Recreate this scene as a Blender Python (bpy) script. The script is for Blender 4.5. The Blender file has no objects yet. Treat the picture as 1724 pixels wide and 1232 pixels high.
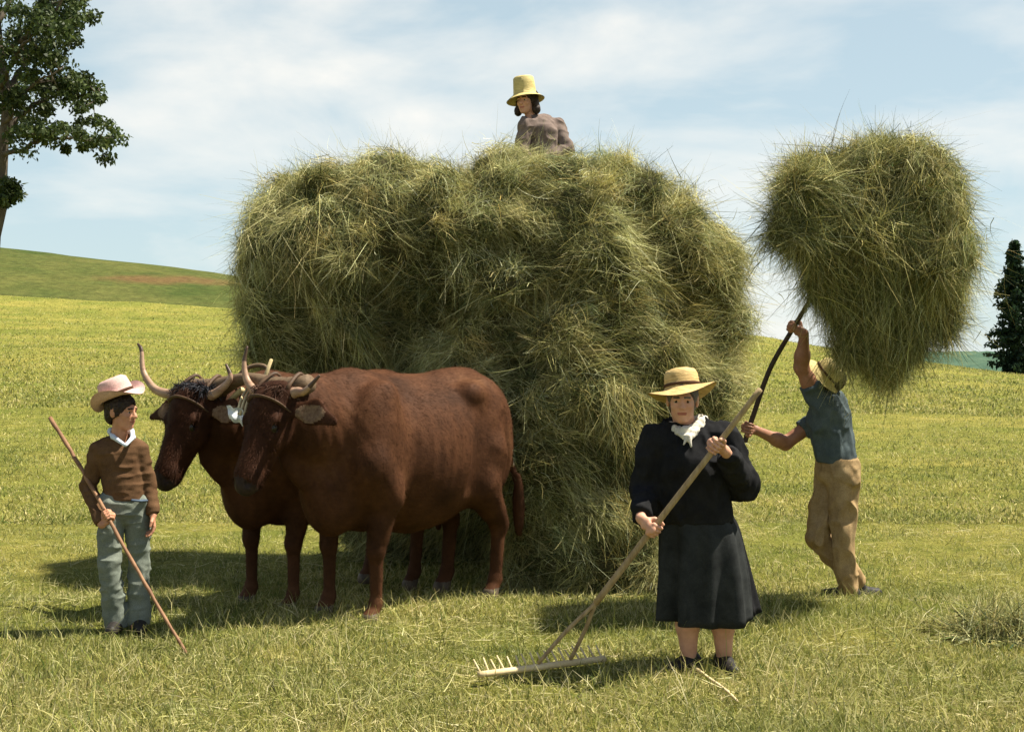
import bpy, bmesh, math, random
import numpy as np
from mathutils import Vector, Matrix
rng = np.random.default_rng(7)
random.seed(7)
C = bpy.context.scene.collection
F_PX = 2200.0; CX = 862.0; HY = 600.0; CAM_Z = 1.7
A = lambda *v: np.array(v, dtype=np.float64)
def P(px, py, Y):                       # a point of the place at depth Y
    return A((px-CX)*Y/F_PX, Y, CAM_Z-(py-HY)*Y/F_PX)
def nrm(v):
    v = np.asarray(v, float); return v/max(1e-9, np.linalg.norm(v))
def sstep(a, b, x):
    t = np.clip((x-a)/(b-a), 0, 1); return t*t*(3-2*t)

# ---------------------------------------------------------------- noise
def _hash(i, j, k, s):
    n = (i*374761393 + j*668265263 + k*1274126177 + s*974711) & 0xffffffff
    n = ((n ^ (n >> 13))*1274126177) & 0xffffffff
    n = (n ^ (n >> 16)) & 0xffffffff
    return n.astype(np.float64)/2147483647.5-1.0
def vnoise(p, s=0):
    p = np.asarray(p, float)
    f = np.floor(p); u = p-f; u = u*u*u*(u*(u*6-15)+10)
    i, j, k = (f[..., a].astype(np.int64) for a in range(3))
    r = 0
    for a in (0, 1):
        wa = u[..., 0] if a else 1-u[..., 0]
        for b in (0, 1):
            wb = u[..., 1] if b else 1-u[..., 1]
            for c in (0, 1):
                wc = u[..., 2] if c else 1-u[..., 2]
                r = r+wa*wb*wc*_hash(i+a, j+b, k+c, s)
    return r
def fbm(p, o=3, s=0):
    r = 0; a = 1.0
    for q in range(o):
        r = r+a*vnoise(np.asarray(p)*(2**q), s+q*17); a *= .5
    return r

# ---------------------------------------------------------------- materials
def newmat(name):
    m = bpy.data.materials.new(name); m.use_nodes = True
    nt = m.node_tree; b = nt.nodes['Principled BSDF']
    return m, nt, b
def ramp(nt, fac, stops):
    r = nt.nodes.new('ShaderNodeValToRGB')
    e = r.color_ramp.elements
    while len(e) < len(stops): e.new(.5)
    for q, (p, c) in enumerate(stops):
        e[q].position = p; e[q].color = (*c, 1)
    nt.links.new(fac, r.inputs['Fac']); return r.outputs['Color']
def noise_tex(nt, scale, detail=4, rough=.6, coord='Object', stretch=None, rot=None):
    tc = nt.nodes.new('ShaderNodeTexCoord'); n = nt.nodes.new('ShaderNodeTexNoise')
    n.inputs['Scale'].default_value = scale; n.inputs['Detail'].default_value = detail; n.inputs['Roughness'].default_value = rough
    src = tc.outputs[coord]
    if stretch or rot:
        mp = nt.nodes.new('ShaderNodeMapping')
        if stretch: mp.inputs['Scale'].default_value = stretch
        if rot: mp.inputs['Rotation'].default_value = rot
        nt.links.new(src, mp.inputs['Vector']); src = mp.outputs['Vector']
    nt.links.new(src, n.inputs['Vector'])
    return n.outputs['Fac']
def bump(nt, b, h, strength=.3, dist=.01):
    bp = nt.nodes.new('ShaderNodeBump'); bp.inputs['Strength'].default_value = strength; bp.inputs['Distance'].default_value = dist
    nt.links.new(h, bp.inputs['Height']); nt.links.new(bp.outputs['Normal'], b.inputs['Normal'])
def mixc(nt, f, a, b, mode='MIX'):
    m = nt.nodes.new('ShaderNodeMix'); m.data_type = 'RGBA'; m.blend_type = mode
    if isinstance(f, (int, float)): m.inputs[0].default_value = f
    else: nt.links.new(f, m.inputs[0])
    for q, v in ((6, a), (7, b)):
        if isinstance(v, tuple): m.inputs[q].default_value = (*v, 1)
        else: nt.links.new(v, m.inputs[q])
    return m.outputs[2]
def simple(name, c0, c1, scale=30, rough=.85, bs=.3, bd=.004, stretch=None, spec=.2, detail=5):
    m, nt, b = newmat(name)
    n = noise_tex(nt, scale, detail, .65, stretch=stretch)
    nt.links.new(ramp(nt, n, [(.3, c0), (.7, c1)]), b.inputs['Base Color'])
    b.inputs['Roughness'].default_value = rough; b.inputs['Specular IOR Level'].default_value = spec
    bump(nt, b, n, bs, bd)
    return m
def cloth(name, c0, c1, weave=260, rough=.95, dirt=None):
    m, nt, b = newmat(name)
    n = noise_tex(nt, 7, 6, .7); w = noise_tex(nt, weave, 2, .5)
    col = ramp(nt, n, [(.3, c0), (.7, c1)])
    if dirt: col = mixc(nt, ramp(nt, noise_tex(nt, 3.3, 5, .7), [(.5, (0, 0, 0)), (.72, (.6, .6, .6))]), col, dirt)
    col = mixc(nt, .35, col, ramp(nt, w, [(.35, (.55, .55, .55)), (.65, (1.25, 1.25, 1.25))]), 'MULTIPLY')
    nt.links.new(col, b.inputs['Base Color'])
    b.inputs['Roughness'].default_value = rough; b.inputs['Specular IOR Level'].default_value = .05
    
    bump(nt, b, w, .35, .003)
    return m
def strand_mat(name, transl=.25, rough=.6):
    m, nt, b = newmat(name)
    at = nt.nodes.new('ShaderNodeAttribute'); at.attribute_name = 'col'
    b.inputs['Roughness'].default_value = rough; b.inputs['Specular IOR Level'].default_value = .2
    nt.links.new(at.outputs['Color'], b.inputs['Base Color'])
    tr = nt.nodes.new('ShaderNodeBsdfTranslucent'); nt.links.new(at.outputs['Color'], tr.inputs['Color'])
    mx = nt.nodes.new('ShaderNodeMixShader'); mx.inputs[0].default_value = transl
    out = nt.nodes['Material Output']
    nt.links.new(b.outputs[0], mx.inputs[1]); nt.links.new(tr.outputs[0], mx.inputs[2]); nt.links.new(mx.outputs[0], out.inputs['Surface'])
    return m

# ---------------------------------------------------------------- mesh building
def mesh_np(name, V, Fq, mats, parent=None, midx=None, smooth=True, col=None, tris=False):
    V = np.asarray(V, np.float32); Fq = np.asarray(Fq, np.int32)
    me = bpy.data.meshes.new(name)
    k = Fq.shape[1]
    me.vertices.add(len(V)); me.vertices.foreach_set('co', V.ravel())
    me.loops.add(Fq.size); me.loops.foreach_set('vertex_index', Fq.ravel())
    me.polygons.add(len(Fq)); me.polygons.foreach_set('loop_start', np.arange(0, Fq.size, k, dtype=np.int32))
    if smooth: me.polygons.foreach_set('use_smooth', np.ones(len(Fq), bool))
    if not isinstance(mats, (list, tuple)): mats = [mats]
    for m in mats: me.materials.append(m)
    if midx is not None: me.polygons.foreach_set('material_index', np.asarray(midx, np.int32))
    if col is not None:
        ca = me.color_attributes.new('col', 'FLOAT_COLOR', 'POINT')
        cc = np.ones((len(V), 4), np.float32); cc[:, :3] = col
        ca.data.foreach_set('color', cc.ravel())
    me.update(calc_edges=True)
    o = bpy.data.objects.new(name, me); C.objects.link(o)
    if parent is not None: o.parent = parent
    return o
def tag(o, label=None, cat=None, group=None, kind=None):
    if label: o['label'] = label
    if cat: o['category'] = cat
    if group: o['group'] = group
    if kind: o['kind'] = kind
    return o
def join_geo(parts):                     # [(V,F,mat)] -> V,F,midx ; all quads
    Vs, Fs, Ms, n = [], [], [], 0
    for V, F, m in parts:
        Vs.append(V); Fs.append(np.asarray(F)+n); Ms.append(np.full(len(F), m)); n += len(V)
    return np.concatenate(Vs), np.concatenate(Fs), np.concatenate(Ms)
def tube(pts, radii, n=10, caps=True, flat=None, twist=0):
    """swept tube as quads; returns V,F"""
    pts = np.asarray(pts, float); m = len(pts)
    radii = np.broadcast_to(np.asarray(radii, float), (m,))
    T = np.gradient(pts, axis=0); T /= np.linalg.norm(T, axis=1)[:, None]+1e-9
    ref = A(0, 0, 1) if abs(T[0][2]) < .9 else A(1, 0, 0)
    V = []
    u = nrm(np.cross(T[0], ref))
    for q in range(m):
        u = nrm(u-T[q]*np.dot(u, T[q])); w = np.cross(T[q], u)
        a = np.arange(n)*2*math.pi/n+twist
        V.append(pts[q]+radii[q]*(np.cos(a)[:, None]*u+np.sin(a)[:, None]*w*(flat or 1)))
    V = np.concatenate(V); F = []
    for q in range(m-1):
        for i in range(n):
            j = (i+1) % n
            F.append((q*n+i, q*n+j, (q+1)*n+j, (q+1)*n+i))
    if caps:
        base = len(V); V = np.concatenate([V, [pts[0]-T[0]*radii[0]*.25], [pts[-1]+T[-1]*radii[-1]*.25]])
        for i in range(0, n, 2):
            F.append((base, (i+2) % n, (i+1) % n, i))
            o = (m-1)*n; F.append((base+1, o+i, o+(i+1) % n, o+(i+2) % n))
    return V, np.array(F)
def spline(pts, n):
    pts = np.asarray(pts, float); k = len(pts)
    d = np.concatenate([pts[:1]*2-pts[1:2], pts, pts[-1:]*2-pts[-2:-1]])
    out = []
    for t in np.linspace(0, k-1, n):
        i = min(int(t), k-2); u = t-i
        a, b, c, e = d[i], d[i+1], d[i+2], d[i+3]
        out.append(.5*(2*b+(c-a)*u+(2*a-5*b+4*c-e)*u*u+(3*b-a-3*c+e)*u**3))
    return np.array(out)
def strands(root, dirv, length, width, seg=3, grav=.5, wig=.1, face=None):
    """ribbons: N strands -> V,F,(index of strand per vertex)"""
    N = len(root); t = np.linspace(0, 1, seg+1)
    d = dirv/np.linalg.norm(dirv, axis=1)[:, None]
    side = np.cross(d, rng.normal(size=(N, 3)) if face is None else face); side /= np.linalg.norm(side, axis=1)[:, None]+1e-9
    bend = rng.normal(size=(N, 3))*wig; bend[:, 2] -= grav
    L = np.asarray(length)[:, None, None]
    c = root[:, None, :]+L*(d[:, None, :]*t[None, :, None]+bend[:, None, :]*(t**2)[None, :, None])
    w = (np.asarray(width)[:, None]*(1-.75*t[None, :]**1.5))[:, :, None]*side[:, None, :]*.5
    V = np.stack([c-w, c+w], 2).reshape(-1, 3)
    b = (np.arange(N)*(seg+1)*2)[:, None]+(np.arange(seg)*2)[None, :]
    F = np.stack([b, b+1, b+3, b+2], -1).reshape(-1, 4)
    return V, F, np.repeat(np.arange(N), (seg+1)*2)

# ---------------------------------------------------------------- implicit bodies
class Sdf:
    def __init__(s, lo, hi, h):
        s.lo = np.asarray(lo, float); s.h = h
        s.n = np.ceil((np.asarray(hi, float)-s.lo)/h).astype(int)+1
        s.F = np.full(s.n, 1.0, np.float32)
    def sub(s, lo, hi):
        a = np.clip(np.floor((np.asarray(lo)-s.lo)/s.h).astype(int), 0, s.n); b = np.clip(np.ceil((np.asarray(hi)-s.lo)/s.h).astype(int)+1, 0, s.n)
        sl = tuple(slice(x, y) for x, y in zip(a, b))
        ax = [s.lo[q]+s.h*np.arange(a[q], b[q]) for q in range(3)]
        X = ax[0][:, None, None].astype(np.float32); Y = ax[1][None, :, None].astype(np.float32); Z = ax[2][None, None, :].astype(np.float32)
        return sl, X, Y, Z
    def put(s, sl, d, k, mode):
        a = s.F[sl]
        if a.size == 0: return
        if mode == 'sub': d = -d
        if mode == 'add':
            h = np.clip(.5+.5*(a-d)/k, 0, 1); s.F[sl] = a*(1-h)+d*h-k*h*(1-h)
        else:
            h = np.clip(.5-.5*(a-d)/k, 0, 1); s.F[sl] = a*(1-h)+d*h+k*h*(1-h)
    def cone(s, a, b, ra, rb, k=.02, flat=None, cap=False, mode='add'):
        a = np.asarray(a, float); b = np.asarray(b, float)
        f = max(1.0, flat[1]) if flat else 1
        r = max(ra, rb)*f+k+2*s.h
        sl, X, Y, Z = s.sub(np.minimum(a, b)-r, np.maximum(a, b)+r)
        ba = b-a; L2 = ba@ba
        px, py, pz = X-a[0], Y-a[1], Z-a[2]
        tt = (px*ba[0]+py*ba[1]+pz*ba[2])/L2
        t = np.clip(tt, 0, 1)
        qx, qy, qz = px-t*ba[0], py-t*ba[1], pz-t*ba[2]
        if flat:
            n = nrm(flat[0]); g = 1/flat[1]-1
            e = qx*n[0]+qy*n[1]+qz*n[2]
            qx, qy, qz = qx+e*n[0]*g, qy+e*n[1]*g, qz+e*n[2]*g
        d = np.sqrt(qx*qx+qy*qy+qz*qz)-(ra+(rb-ra)*t)
        if flat and flat[1] < 1: d = d*flat[1]**.5
        if cap: d = np.maximum(d, (tt-1)*math.sqrt(L2))
        s.put(sl, d.astype(np.float32), k, mode)
    def ell(s, c, r, k=.02, ax=None, mode='add'):
        c = np.asarray(c, float); r = np.asarray(r, float); m = r.max()+k+2*s.h
        sl, X, Y, Z = s.sub(c-m, c+m)
        x, y, z = X-c[0], Y-c[1], Z-c[2]
        if ax is not None:
            q = [x*e[0]+y*e[1]+z*e[2] for e in ax]
        else: q = [x, y, z]
        k0 = np.sqrt((q[0]/r[0])**2+(q[1]/r[1])**2+(q[2]/r[2])**2)
        k1 = np.sqrt((q[0]/r[0]**2)**2+(q[1]/r[1]**2)**2+(q[2]/r[2]**2)**2)+1e-6
        s.put(sl, (k0*(k0-1)/k1).astype(np.float32), k, mode)
    def cut(s, p, n):
        n = nrm(n); sl, X, Y, Z = s.sub(s.lo-1, s.lo+s.h*s.n+1)
        d = ((X-p[0])*n[0]+(Y-p[1])*n[1]+(Z-p[2])*n[2]).astype(np.float32)
        s.F = np.maximum(s.F, d)
    def pts(s):
        g = np.meshgrid(*[s.lo[q]+s.h*np.arange(s.n[q]) for q in range(3)], indexing='ij')
        return np.stack(g, -1)
    def mesh(s, smooth=1):
        F = s.F; S = F < 0; n = F.shape
        c = np.zeros(tuple(q-1 for q in n), np.int8)
        sl = lambda d, q: slice(d, n[q]-1+d)
        for a in (0, 1):
            for b in (0, 1):
                for e in (0, 1): c += S[sl(a, 0), sl(b, 1), sl(e, 2)]
        act = (c > 0) & (c < 8); I, J, K = np.nonzero(act)
        idx = np.full(act.shape, -1, np.int32); idx[I, J, K] = np.arange(len(I))
        val = {o: F[I+o[0], J+o[1], K+o[2]].astype(float) for o in [(a, b, e) for a in (0, 1) for b in (0, 1) for e in (0, 1)]}
        acc = np.zeros((len(I), 3)); cnt = np.zeros(len(I))
        for o in val:
            for q in range(3):
                if o[q] == 0:
                    p = list(o); p[q] = 1; p = tuple(p)
                    a, b = val[o], val[p]; m = (a < 0) != (b < 0)
                    t = np.where(m, a/np.where(m, a-b, 1), 0)
                    e = np.array(o, float)[None, :]+0*acc; e[:, q] = t
                    acc += e*m[:, None]; cnt += m
        V = np.stack([I, J, K], 1)+acc/np.maximum(cnt, 1)[:, None]
        V = V*s.h+s.lo
        Q = []
        for ax in range(3):
            o1, o2 = [(1, 2), (2, 0), (0, 1)][ax]
            A0 = [slice(1, n[q]-1) for q in range(3)]; A1 = list(A0)
            A0[ax] = slice(0, n[ax]-1); A1[ax] = slice(1, n[ax])
            s0, s1 = S[tuple(A0)], S[tuple(A1)]
            i = np.stack(np.nonzero(s0 != s1), 1); fl = s0[tuple(i.T)]
            g = i.copy(); g[:, o1] += 1; g[:, o2] += 1   # grid coords of the edge start
            def cell(d1, d2):
                e = g.copy(); e[:, o1] -= d1; e[:, o2] -= d2; return idx[tuple(e.T)]
            q = np.stack([cell(1, 1), cell(0, 1), cell(0, 0), cell(1, 0)], 1)
            q[~fl] = q[~fl][:, ::-1]; Q.append(q)
        Q = np.concatenate(Q)
        for _ in range(smooth):
            a = np.zeros_like(V); k = np.zeros(len(V))
            for u in range(4):
                e0, e1 = Q[:, u], Q[:, (u+1) % 4]
                for q in range(3):
                    a[:, q] += np.bincount(e0, V[e1, q], len(V))+np.bincount(e1, V[e0, q], len(V))
                k += np.bincount(e0, minlength=len(V))+np.bincount(e1, minlength=len(V))
            V = V*.5+.5*a/np.maximum(k, 1)[:, None]
        return V, Q
def vnormals(V, Q):
    f = np.cross(V[Q[:, 2]]-V[Q[:, 0]], V[Q[:, 3]]-V[Q[:, 1]]); N = np.zeros_like(V)
    for u in range(4):
        for q in range(3): N[:, q] += np.bincount(Q[:, u], f[:, q], len(V))
    return N/(np.linalg.norm(N, axis=1)[:, None]+1e-12)
def empty(name, loc):
    o = bpy.data.objects.new(name, None); C.objects.link(o); o.location = loc; bpy.context.view_layer.update(); return o
def rel(V, loc): return np.asarray(V)-np.asarray(loc)

# ---------------------------------------------------------------- camera, sky, sun
cam_d = bpy.data.cameras.new('camera'); cam = bpy.data.objects.new('camera', cam_d); C.objects.link(cam)
cam.location = (0, 0, CAM_Z); cam.rotation_euler = (math.radians(90), 0, 0)
cam_d.sensor_width = 36; cam_d.lens = F_PX/1724*36; cam_d.shift_y = -16/1724
cam_d.clip_end = 20000; bpy.context.scene.camera = cam
sc = bpy.context.scene
sc.view_settings.view_transform = 'Standard'; sc.view_settings.look = 'None'
sc.view_settings.exposure = EXPOSURE = 1.18
SUN_EL, SUN_AZ = math.radians(61), math.radians(7)     # azimuth from +X towards +Y
sd = A(math.cos(SUN_EL)*math.cos(SUN_AZ), math.cos(SUN_EL)*math.sin(SUN_AZ), math.sin(SUN_EL))
sun_d = bpy.data.lights.new('sun', 'SUN'); sun_d.energy = 5.0; sun_d.angle = math.radians(.5); sun_d.color = (1, .93, .80)
sun = bpy.data.objects.new('sun', sun_d); C.objects.link(sun)
sun.rotation_euler = Vector(sd).to_track_quat('Z', 'Y').to_euler(); sun.location = (6, -2, 12)
w = bpy.data.worlds.new('World'); sc.world = w; w.use_nodes = True
nt = w.node_tree; bg = nt.nodes['Background']
sky = nt.nodes.new('ShaderNodeTexSky'); sky.sky_type = 'NISHITA'; sky.sun_disc = False
sky.sun_elevation = SUN_EL; sky.sun_rotation = math.radians(90)-SUN_AZ
sky.air_density = 1.0; sky.dust_density = 1.5; sky.ozone_density = 1.5; sky.altitude = 900
tc = nt.nodes.new('ShaderNodeTexCoord')
mp = nt.nodes.new('ShaderNodeMapping'); mp.inputs['Scale'].default_value = (1.0, 1.0, 2.6); mp.inputs['Location'].default_value = (3.1, .4, .75)
nt.links.new(tc.outputs['Generated'], mp.inputs['Vector'])
n1 = nt.nodes.new('ShaderNodeTexNoise'); n1.inputs['Scale'].default_value = 4.2; n1.inputs['Detail'].default_value = 7; n1.inputs['Roughness'].default_value = .52
n1.inputs['Distortion'].default_value = .3
nt.links.new(mp.outputs['Vector'], n1.inputs['Vector'])
sepz = nt.nodes.new('ShaderNodeSeparateXYZ'); nt.links.new(tc.outputs['Generated'], sepz.inputs[0])
cl = ramp(nt, n1.outputs['Fac'], [(.42, (.0, .0, .0)), (.70, (.85, .85, .85))])
haze_f = ramp(nt, sepz.outputs['Z'], [(.0, (.72, .72, .72)), (.27, (.60, .60, .60)), (.50, (.05, .05, .05))])
cl_f = ramp(nt, sepz.outputs['Z'], [(.30, (1, 1, 1)), (.55, (.25, .25, .25))])
cl = mixc(nt, 1.0, cl, cl_f, 'MULTIPLY')
skyc = mixc(nt, cl, mixc(nt, haze_f, sky.outputs['Color'], (6.0, 7.4, 7.6)), (9.4, 9.0, 8.3))
nt.links.new(skyc, bg.inputs['Color']); bg.inputs['Strength'].default_value = .052
# ---------------------------------------------------------------- the ground
def crest(X):
    return np.interp(X, [-60, -27, -15, 0, 12.8, 22, 27.5, 60], [6.6, 4.95, 4.3, 3.6, 2.85, 1.35, .3, -2.5])
def gz(X, Y):
    X = np.asarray(X, float); Y = np.asarray(Y, float)
    z = -.11*sstep(8.9, 10.0, Y)+.11*sstep(12, 20, Y)*1
    t = np.clip((Y-15)/55, 0, 1.0)
    up = crest(X*np.where(Y > 70, 70/np.maximum(Y, 1)*.5+.5, 1))*(t**1.35)
    fall = np.where(Y > 70, ((Y-70)/60)**1.0*3.6, 0); fall = np.minimum(fall, 9)
    return z+up-fall*(1-np.exp(-np.maximum(Y-70, 0)/12))
def gzj(X, Y):                            # with the small lumps of a mown meadow
    p = np.stack([np.asarray(X)*1.0, np.asarray(Y)*1.0, 0*np.asarray(X)], -1)
    near = np.clip(1-(np.asarray(Y)-14)/12, 0, 1)
    return gz(X, Y)+near*(.012*vnoise(p*3.1, 3)+.014*vnoise(p*1.1, 5))+(1-near)*.05*vnoise(p*.45, 9)

m_grnd, nt, b = newmat('meadow_turf')
n_big = noise_tex(nt, .55, 6, .6); n_mid = noise_tex(nt, 4.5, 6, .7); n_fine = noise_tex(nt, 46, 5, .75)
c_a = ramp(nt, n_mid, [(.28, (.105, .122, .030)), (.5, (.235, .225, .060)), (.75, (.35, .32, .108))])
c_b = ramp(nt, n_big, [(.35, (.75, .85, .7)), (.65, (1.18, 1.1, 1.1))])
c_c = ramp(nt, n_fine, [(.3, (.5, .52, .45)), (.7, (1.35, 1.33, 1.2))])
col = mixc(nt, 1.0, mixc(nt, 1.0, c_a, c_b, 'MULTIPLY'), c_c, 'MULTIPLY')
stripe = noise_tex(nt, 1.0, 3, .5, stretch=(.05, .9, .05), rot=(0, 0, .12))
col = mixc(nt, .6, col, ramp(nt, stripe, [(.35, (.72, .82, .62)), (.65, (1.2, 1.15, 1.05))]), 'MULTIPLY')
nt.links.new(col, b.inputs['Base Color']); b.inputs['Roughness'].default_value = .95; b.inputs['Specular IOR Level'].default_value = .05
mm = nt.nodes.new('ShaderNodeMath'); mm.operation = 'ADD'; nt.links.new(n_fine, mm.inputs[0]); nt.links.new(n_mid, mm.inputs[1])
bump(nt, b, mm.outputs[0], .9, .06)

def sheet(name, xs, ys, zf, mat, label=None):
    X, Y = np.meshgrid(xs, ys); Z = zf(X, Y); V = np.stack([X, Y, Z], -1).reshape(-1, 3)
    nx, ny = len(xs), len(ys)
    i = (np.arange(ny-1)[:, None]*nx+np.arange(nx-1)[None, :]).ravel()
    return mesh_np(name, V, np.stack([i, i+1, i+nx+1, i+nx], 1), mat)
ys = np.concatenate([np.arange(-12, 4, 1.0), np.arange(4, 15, .12), np.arange(15, 34, .4), np.arange(34, 80, .8), np.arange(80, 200, 6), np.geomspace(200, 6000, 16)])
xs = np.concatenate([-np.geomspace(3000, 40, 16), np.arange(-38, -6, .7), np.arange(-6, 6, .12), np.arange(6, 38, .7), np.geomspace(40, 3000, 16)])
tag(sheet('meadow', xs, ys, gzj, m_grnd), kind='structure')

# the hill behind on the left
m_hill, nt, b = newmat('hill_pasture')
n1 = noise_tex(nt, .06, 6, .65); n2 = noise_tex(nt, .9, 6, .75)
g = mixc(nt, 1.0, ramp(nt, n1, [(.35, (.045, .068, .018)), (.65, (.105, .108, .034))]), ramp(nt, n2, [(.3, (.6, .6, .55)), (.7, (1.4, 1.35, 1.2))]), 'MULTIPLY')
# bare reddish bank with a shape of its own
tcn = nt.nodes.new('ShaderNodeTexCoord'); vm = nt.nodes.new('ShaderNodeVectorMath'); vm.operation = 'SUBTRACT'
nt.links.new(tcn.outputs['Object'], vm.inputs[0]); vm.inputs[1].default_value = (-45.5, 190, 11.6)
vs = nt.nodes.new('ShaderNodeVectorMath'); vs.operation = 'MULTIPLY'; vs.inputs[1].default_value = (1/11., 1/60., 1/1.15); nt.links.new(vm.outputs[0], vs.inputs[0])
ln = nt.nodes.new('ShaderNodeVectorMath'); ln.operation = 'LENGTH'; nt.links.new(vs.outputs[0], ln.inputs[0])
ad = nt.nodes.new('ShaderNodeMath'); ad.operation = 'ADD'; nt.links.new(ln.outputs['Value'], ad.inputs[0])
sc2 = nt.nodes.new('ShaderNodeMath'); sc2.operation = 'MULTIPLY'; sc2.inputs[1].default_value = 1.2; nt.links.new(noise_tex(nt, .22, 6, .7), sc2.inputs[0]); nt.links.new(sc2.outputs[0], ad.inputs[1])
mask = ramp(nt, ad.outputs[0], [(.75, (.75, .75, .75)), (1.0, (0, 0, 0))])
mask.node.color_ramp.elements[0].position = .9; mask.node.color_ramp.elements[1].position = 1.5
mk = nt.nodes.new('ShaderNodeMath'); mk.operation = 'MULTIPLY'; nt.links.new(ad.outputs[0], mk.inputs[0]); mk.inputs[1].default_value = .5
mask = ramp(nt, mk.outputs[0], [(.52, (.8, .8, .8)), (.78, (0, 0, 0))])
g = mixc(nt, mask, g, ramp(nt, n2, [(.3, (.085, .045, .02)), (.7, (.17, .105, .045))]))
nt.links.new(g, b.inputs['Base Color']); b.inputs['Roughness'].default_value = .95; b.inputs['Specular IOR Level'].default_value = .05
bump(nt, b, n2, .8, .4)
def hill_z(X, Y):
    px = CX+F_PX*X/200.
    rid = CAM_Z+(HY-np.interp(px, [-2500, -900, -200, 0, 90, 200, 300, 390, 500, 700, 862, 1265, 1724, 2600], [330, 372, 404, 421, 429, 441, 452, 467, 480, 508, 540, 596, 640, 700]))*200/F_PX
    p = np.stack([X, Y, 0*X], -1)
    r = np.where(Y < 200, sstep(84, 200, Y)**.8, 1-.15*sstep(200, 420, Y))
    return -6+(rid+6)*r+.5*vnoise(p*.05, 4)*r+.12*vnoise(p*.35, 8)
tag(sheet('hill', np.linspace(-280, 160, 160), np.concatenate([np.linspace(84, 210, 90), np.linspace(214, 430, 20)]), hill_z, m_hill), kind='structure')

# far wooded hills to the right
m_far, nt, b = newmat('far_woodland')
n1 = noise_tex(nt, .035, 6, .7)
nt.links.new(ramp(nt, n1, [(.3, (.035, .075, .055)), (.7, (.085, .13, .085))]), b.inputs['Base Color'])
b.inputs['Roughness'].default_value = 1; b.inputs['Specular IOR Level'].default_value = 0; bump(nt, b, n1, 1, 6)
def far_z(X, Y):
    p = np.stack([X, Y, 0*X], -1)
    rid = np.interp(X, [-900, 0, 250, 360, 520, 1500], [-2, 0, 2.6, 3.6, 3.4, 2])
    r = sstep(520, 900, Y)-.2*sstep(900, 1500, Y)
    return -12+(rid+12)*r+2.6*vnoise(p*.03, 2)*r+1.6*vnoise(p*.11, 6)*r
tag(sheet('distant_hills', np.linspace(-700, 1500, 420), np.linspace(520, 1500, 120), far_z, m_far), kind='structure')

# ---------------------------------------------------------------- grass
GREENS = A((.10, .13, .030), (.18, .20, .046), (.29, .285, .076), (.41, .38, .130), (.52, .47, .21), (.60, .54, .29))
def pickcol(n, wts, pal=GREENS, jit=.16):
    c = pal[rng.choice(len(pal), n, p=np.array(wts)/sum(wts))]
    return np.clip(c*(1+rng.normal(0, jit, (n, 1)))+rng.normal(0, .008, (n, 3)), .008, .8)
m_grass = strand_mat('grass_blades', .35, .65)
parts = []; cols = []; off = 0
def grass(n, y0, y1, hmin, hmax, wid, wts, lean=.6, lie=0.0, clump=None, p=1.0):
    global off
    n = int(n*1.35); u = rng.random(n)
    Y = (y0**(1-p)+u*(y1**(1-p)-y0**(1-p)))**(1/(1-p))
    X = (rng.random(n)-.5)*2*(Y*.46+1.1)
    if clump is not None:
        k = vnoise(np.stack([X*clump[0], Y*clump[0], 0*X], -1), 31)+.5*vnoise(np.stack([X*clump[0]*3, Y*clump[0]*3, 0*X], -1), 37)
        keep = rng.random(n) < (np.clip(.5+k*clump[1], .08, 1) if clump[1] < 2 else np.clip((k-.45)*2.2, 0, 1)); X, Y = X[keep], Y[keep]; n = len(X)
    z = gzj(X, Y)
    root = np.stack([X, Y, z-.004], 1)
    a = rng.random(n)*2*math.pi
    d = np.stack([np.cos(a)*lean, np.sin(a)*lean, np.ones(n)], 1)*np.array([1, 1, 1]); d[:, :2] *= rng.random((n, 1))*1.6
    if lie: d[:, 2] = rng.random(n)*.22; root[:, 2] += rng.random(n)*lie
    L = hmin+(hmax-hmin)*rng.random(n)**2
    pn = np.stack([X*.9, Y*.9, 0*X], -1); patch = vnoise(pn, 71)+.6*vnoise(pn*2.7, 73)
    V, F, s = strands(root, d, L, wid*(.6+.8*rng.random(n)), 2, .25, .22)
    V[:, 2] = np.maximum(V[:, 2], 0*V[:, 2]+np.repeat(z, 6)+.002)
    c = pickcol(n, wts)*(1+.22*patch[:, None]*A(1.2, .9, 1.3))
    parts.append((V, F, 0)); cols.append(np.clip(c, .01, .8)[s])
grass(400000, 5.3, 15, .025, .07, .006, (2, 4, 6, 5, 2.5, 1), clump=(1.5, .5), p=2.2)
grass(60000, 5.3, 12, .06, .15, .005, (2, 3, 4, 3, 2, 1), clump=(.8, .9), p=2.0)
grass(60000, 5.3, 16, .05, .18, .0042, (0, 2, 4, 5, 4, 2), lie=.035, clump=(1.1, .8), p=2.0)
grass(190000, 14, 30, .035, .09, .013, (1, 4, 6, 5, 2, 0), clump=(.5, .25), p=1.6)
grass(150000, 28, 71, .05, .12, .03, (1, 4, 6, 5, 2, 0), clump=(.13, .22), p=1.3)
grass(90000, 5.3, 16, .04, .11, .0055, (5, 5, 3, 1, .3, 0), clump=(1.9, 2.2), p=2.0)
grass(60000, 14, 45, .06, .14, .014, (5, 5, 3, 1, .3, 0), clump=(.7, 2.2), p=1.7)
# a few taller stems left standing
grass(1500, 5.3, 9, .16, .32, .005, (0, 2, 4, 4, 2, 1), lean=.5, clump=(.9, 1.2), p=1.8)
V, F, M = join_geo(parts)
tag(mesh_np('grass', V, F, m_grass, col=np.concatenate(cols)), kind='stuff')
del V, F, M, parts, cols

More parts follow.
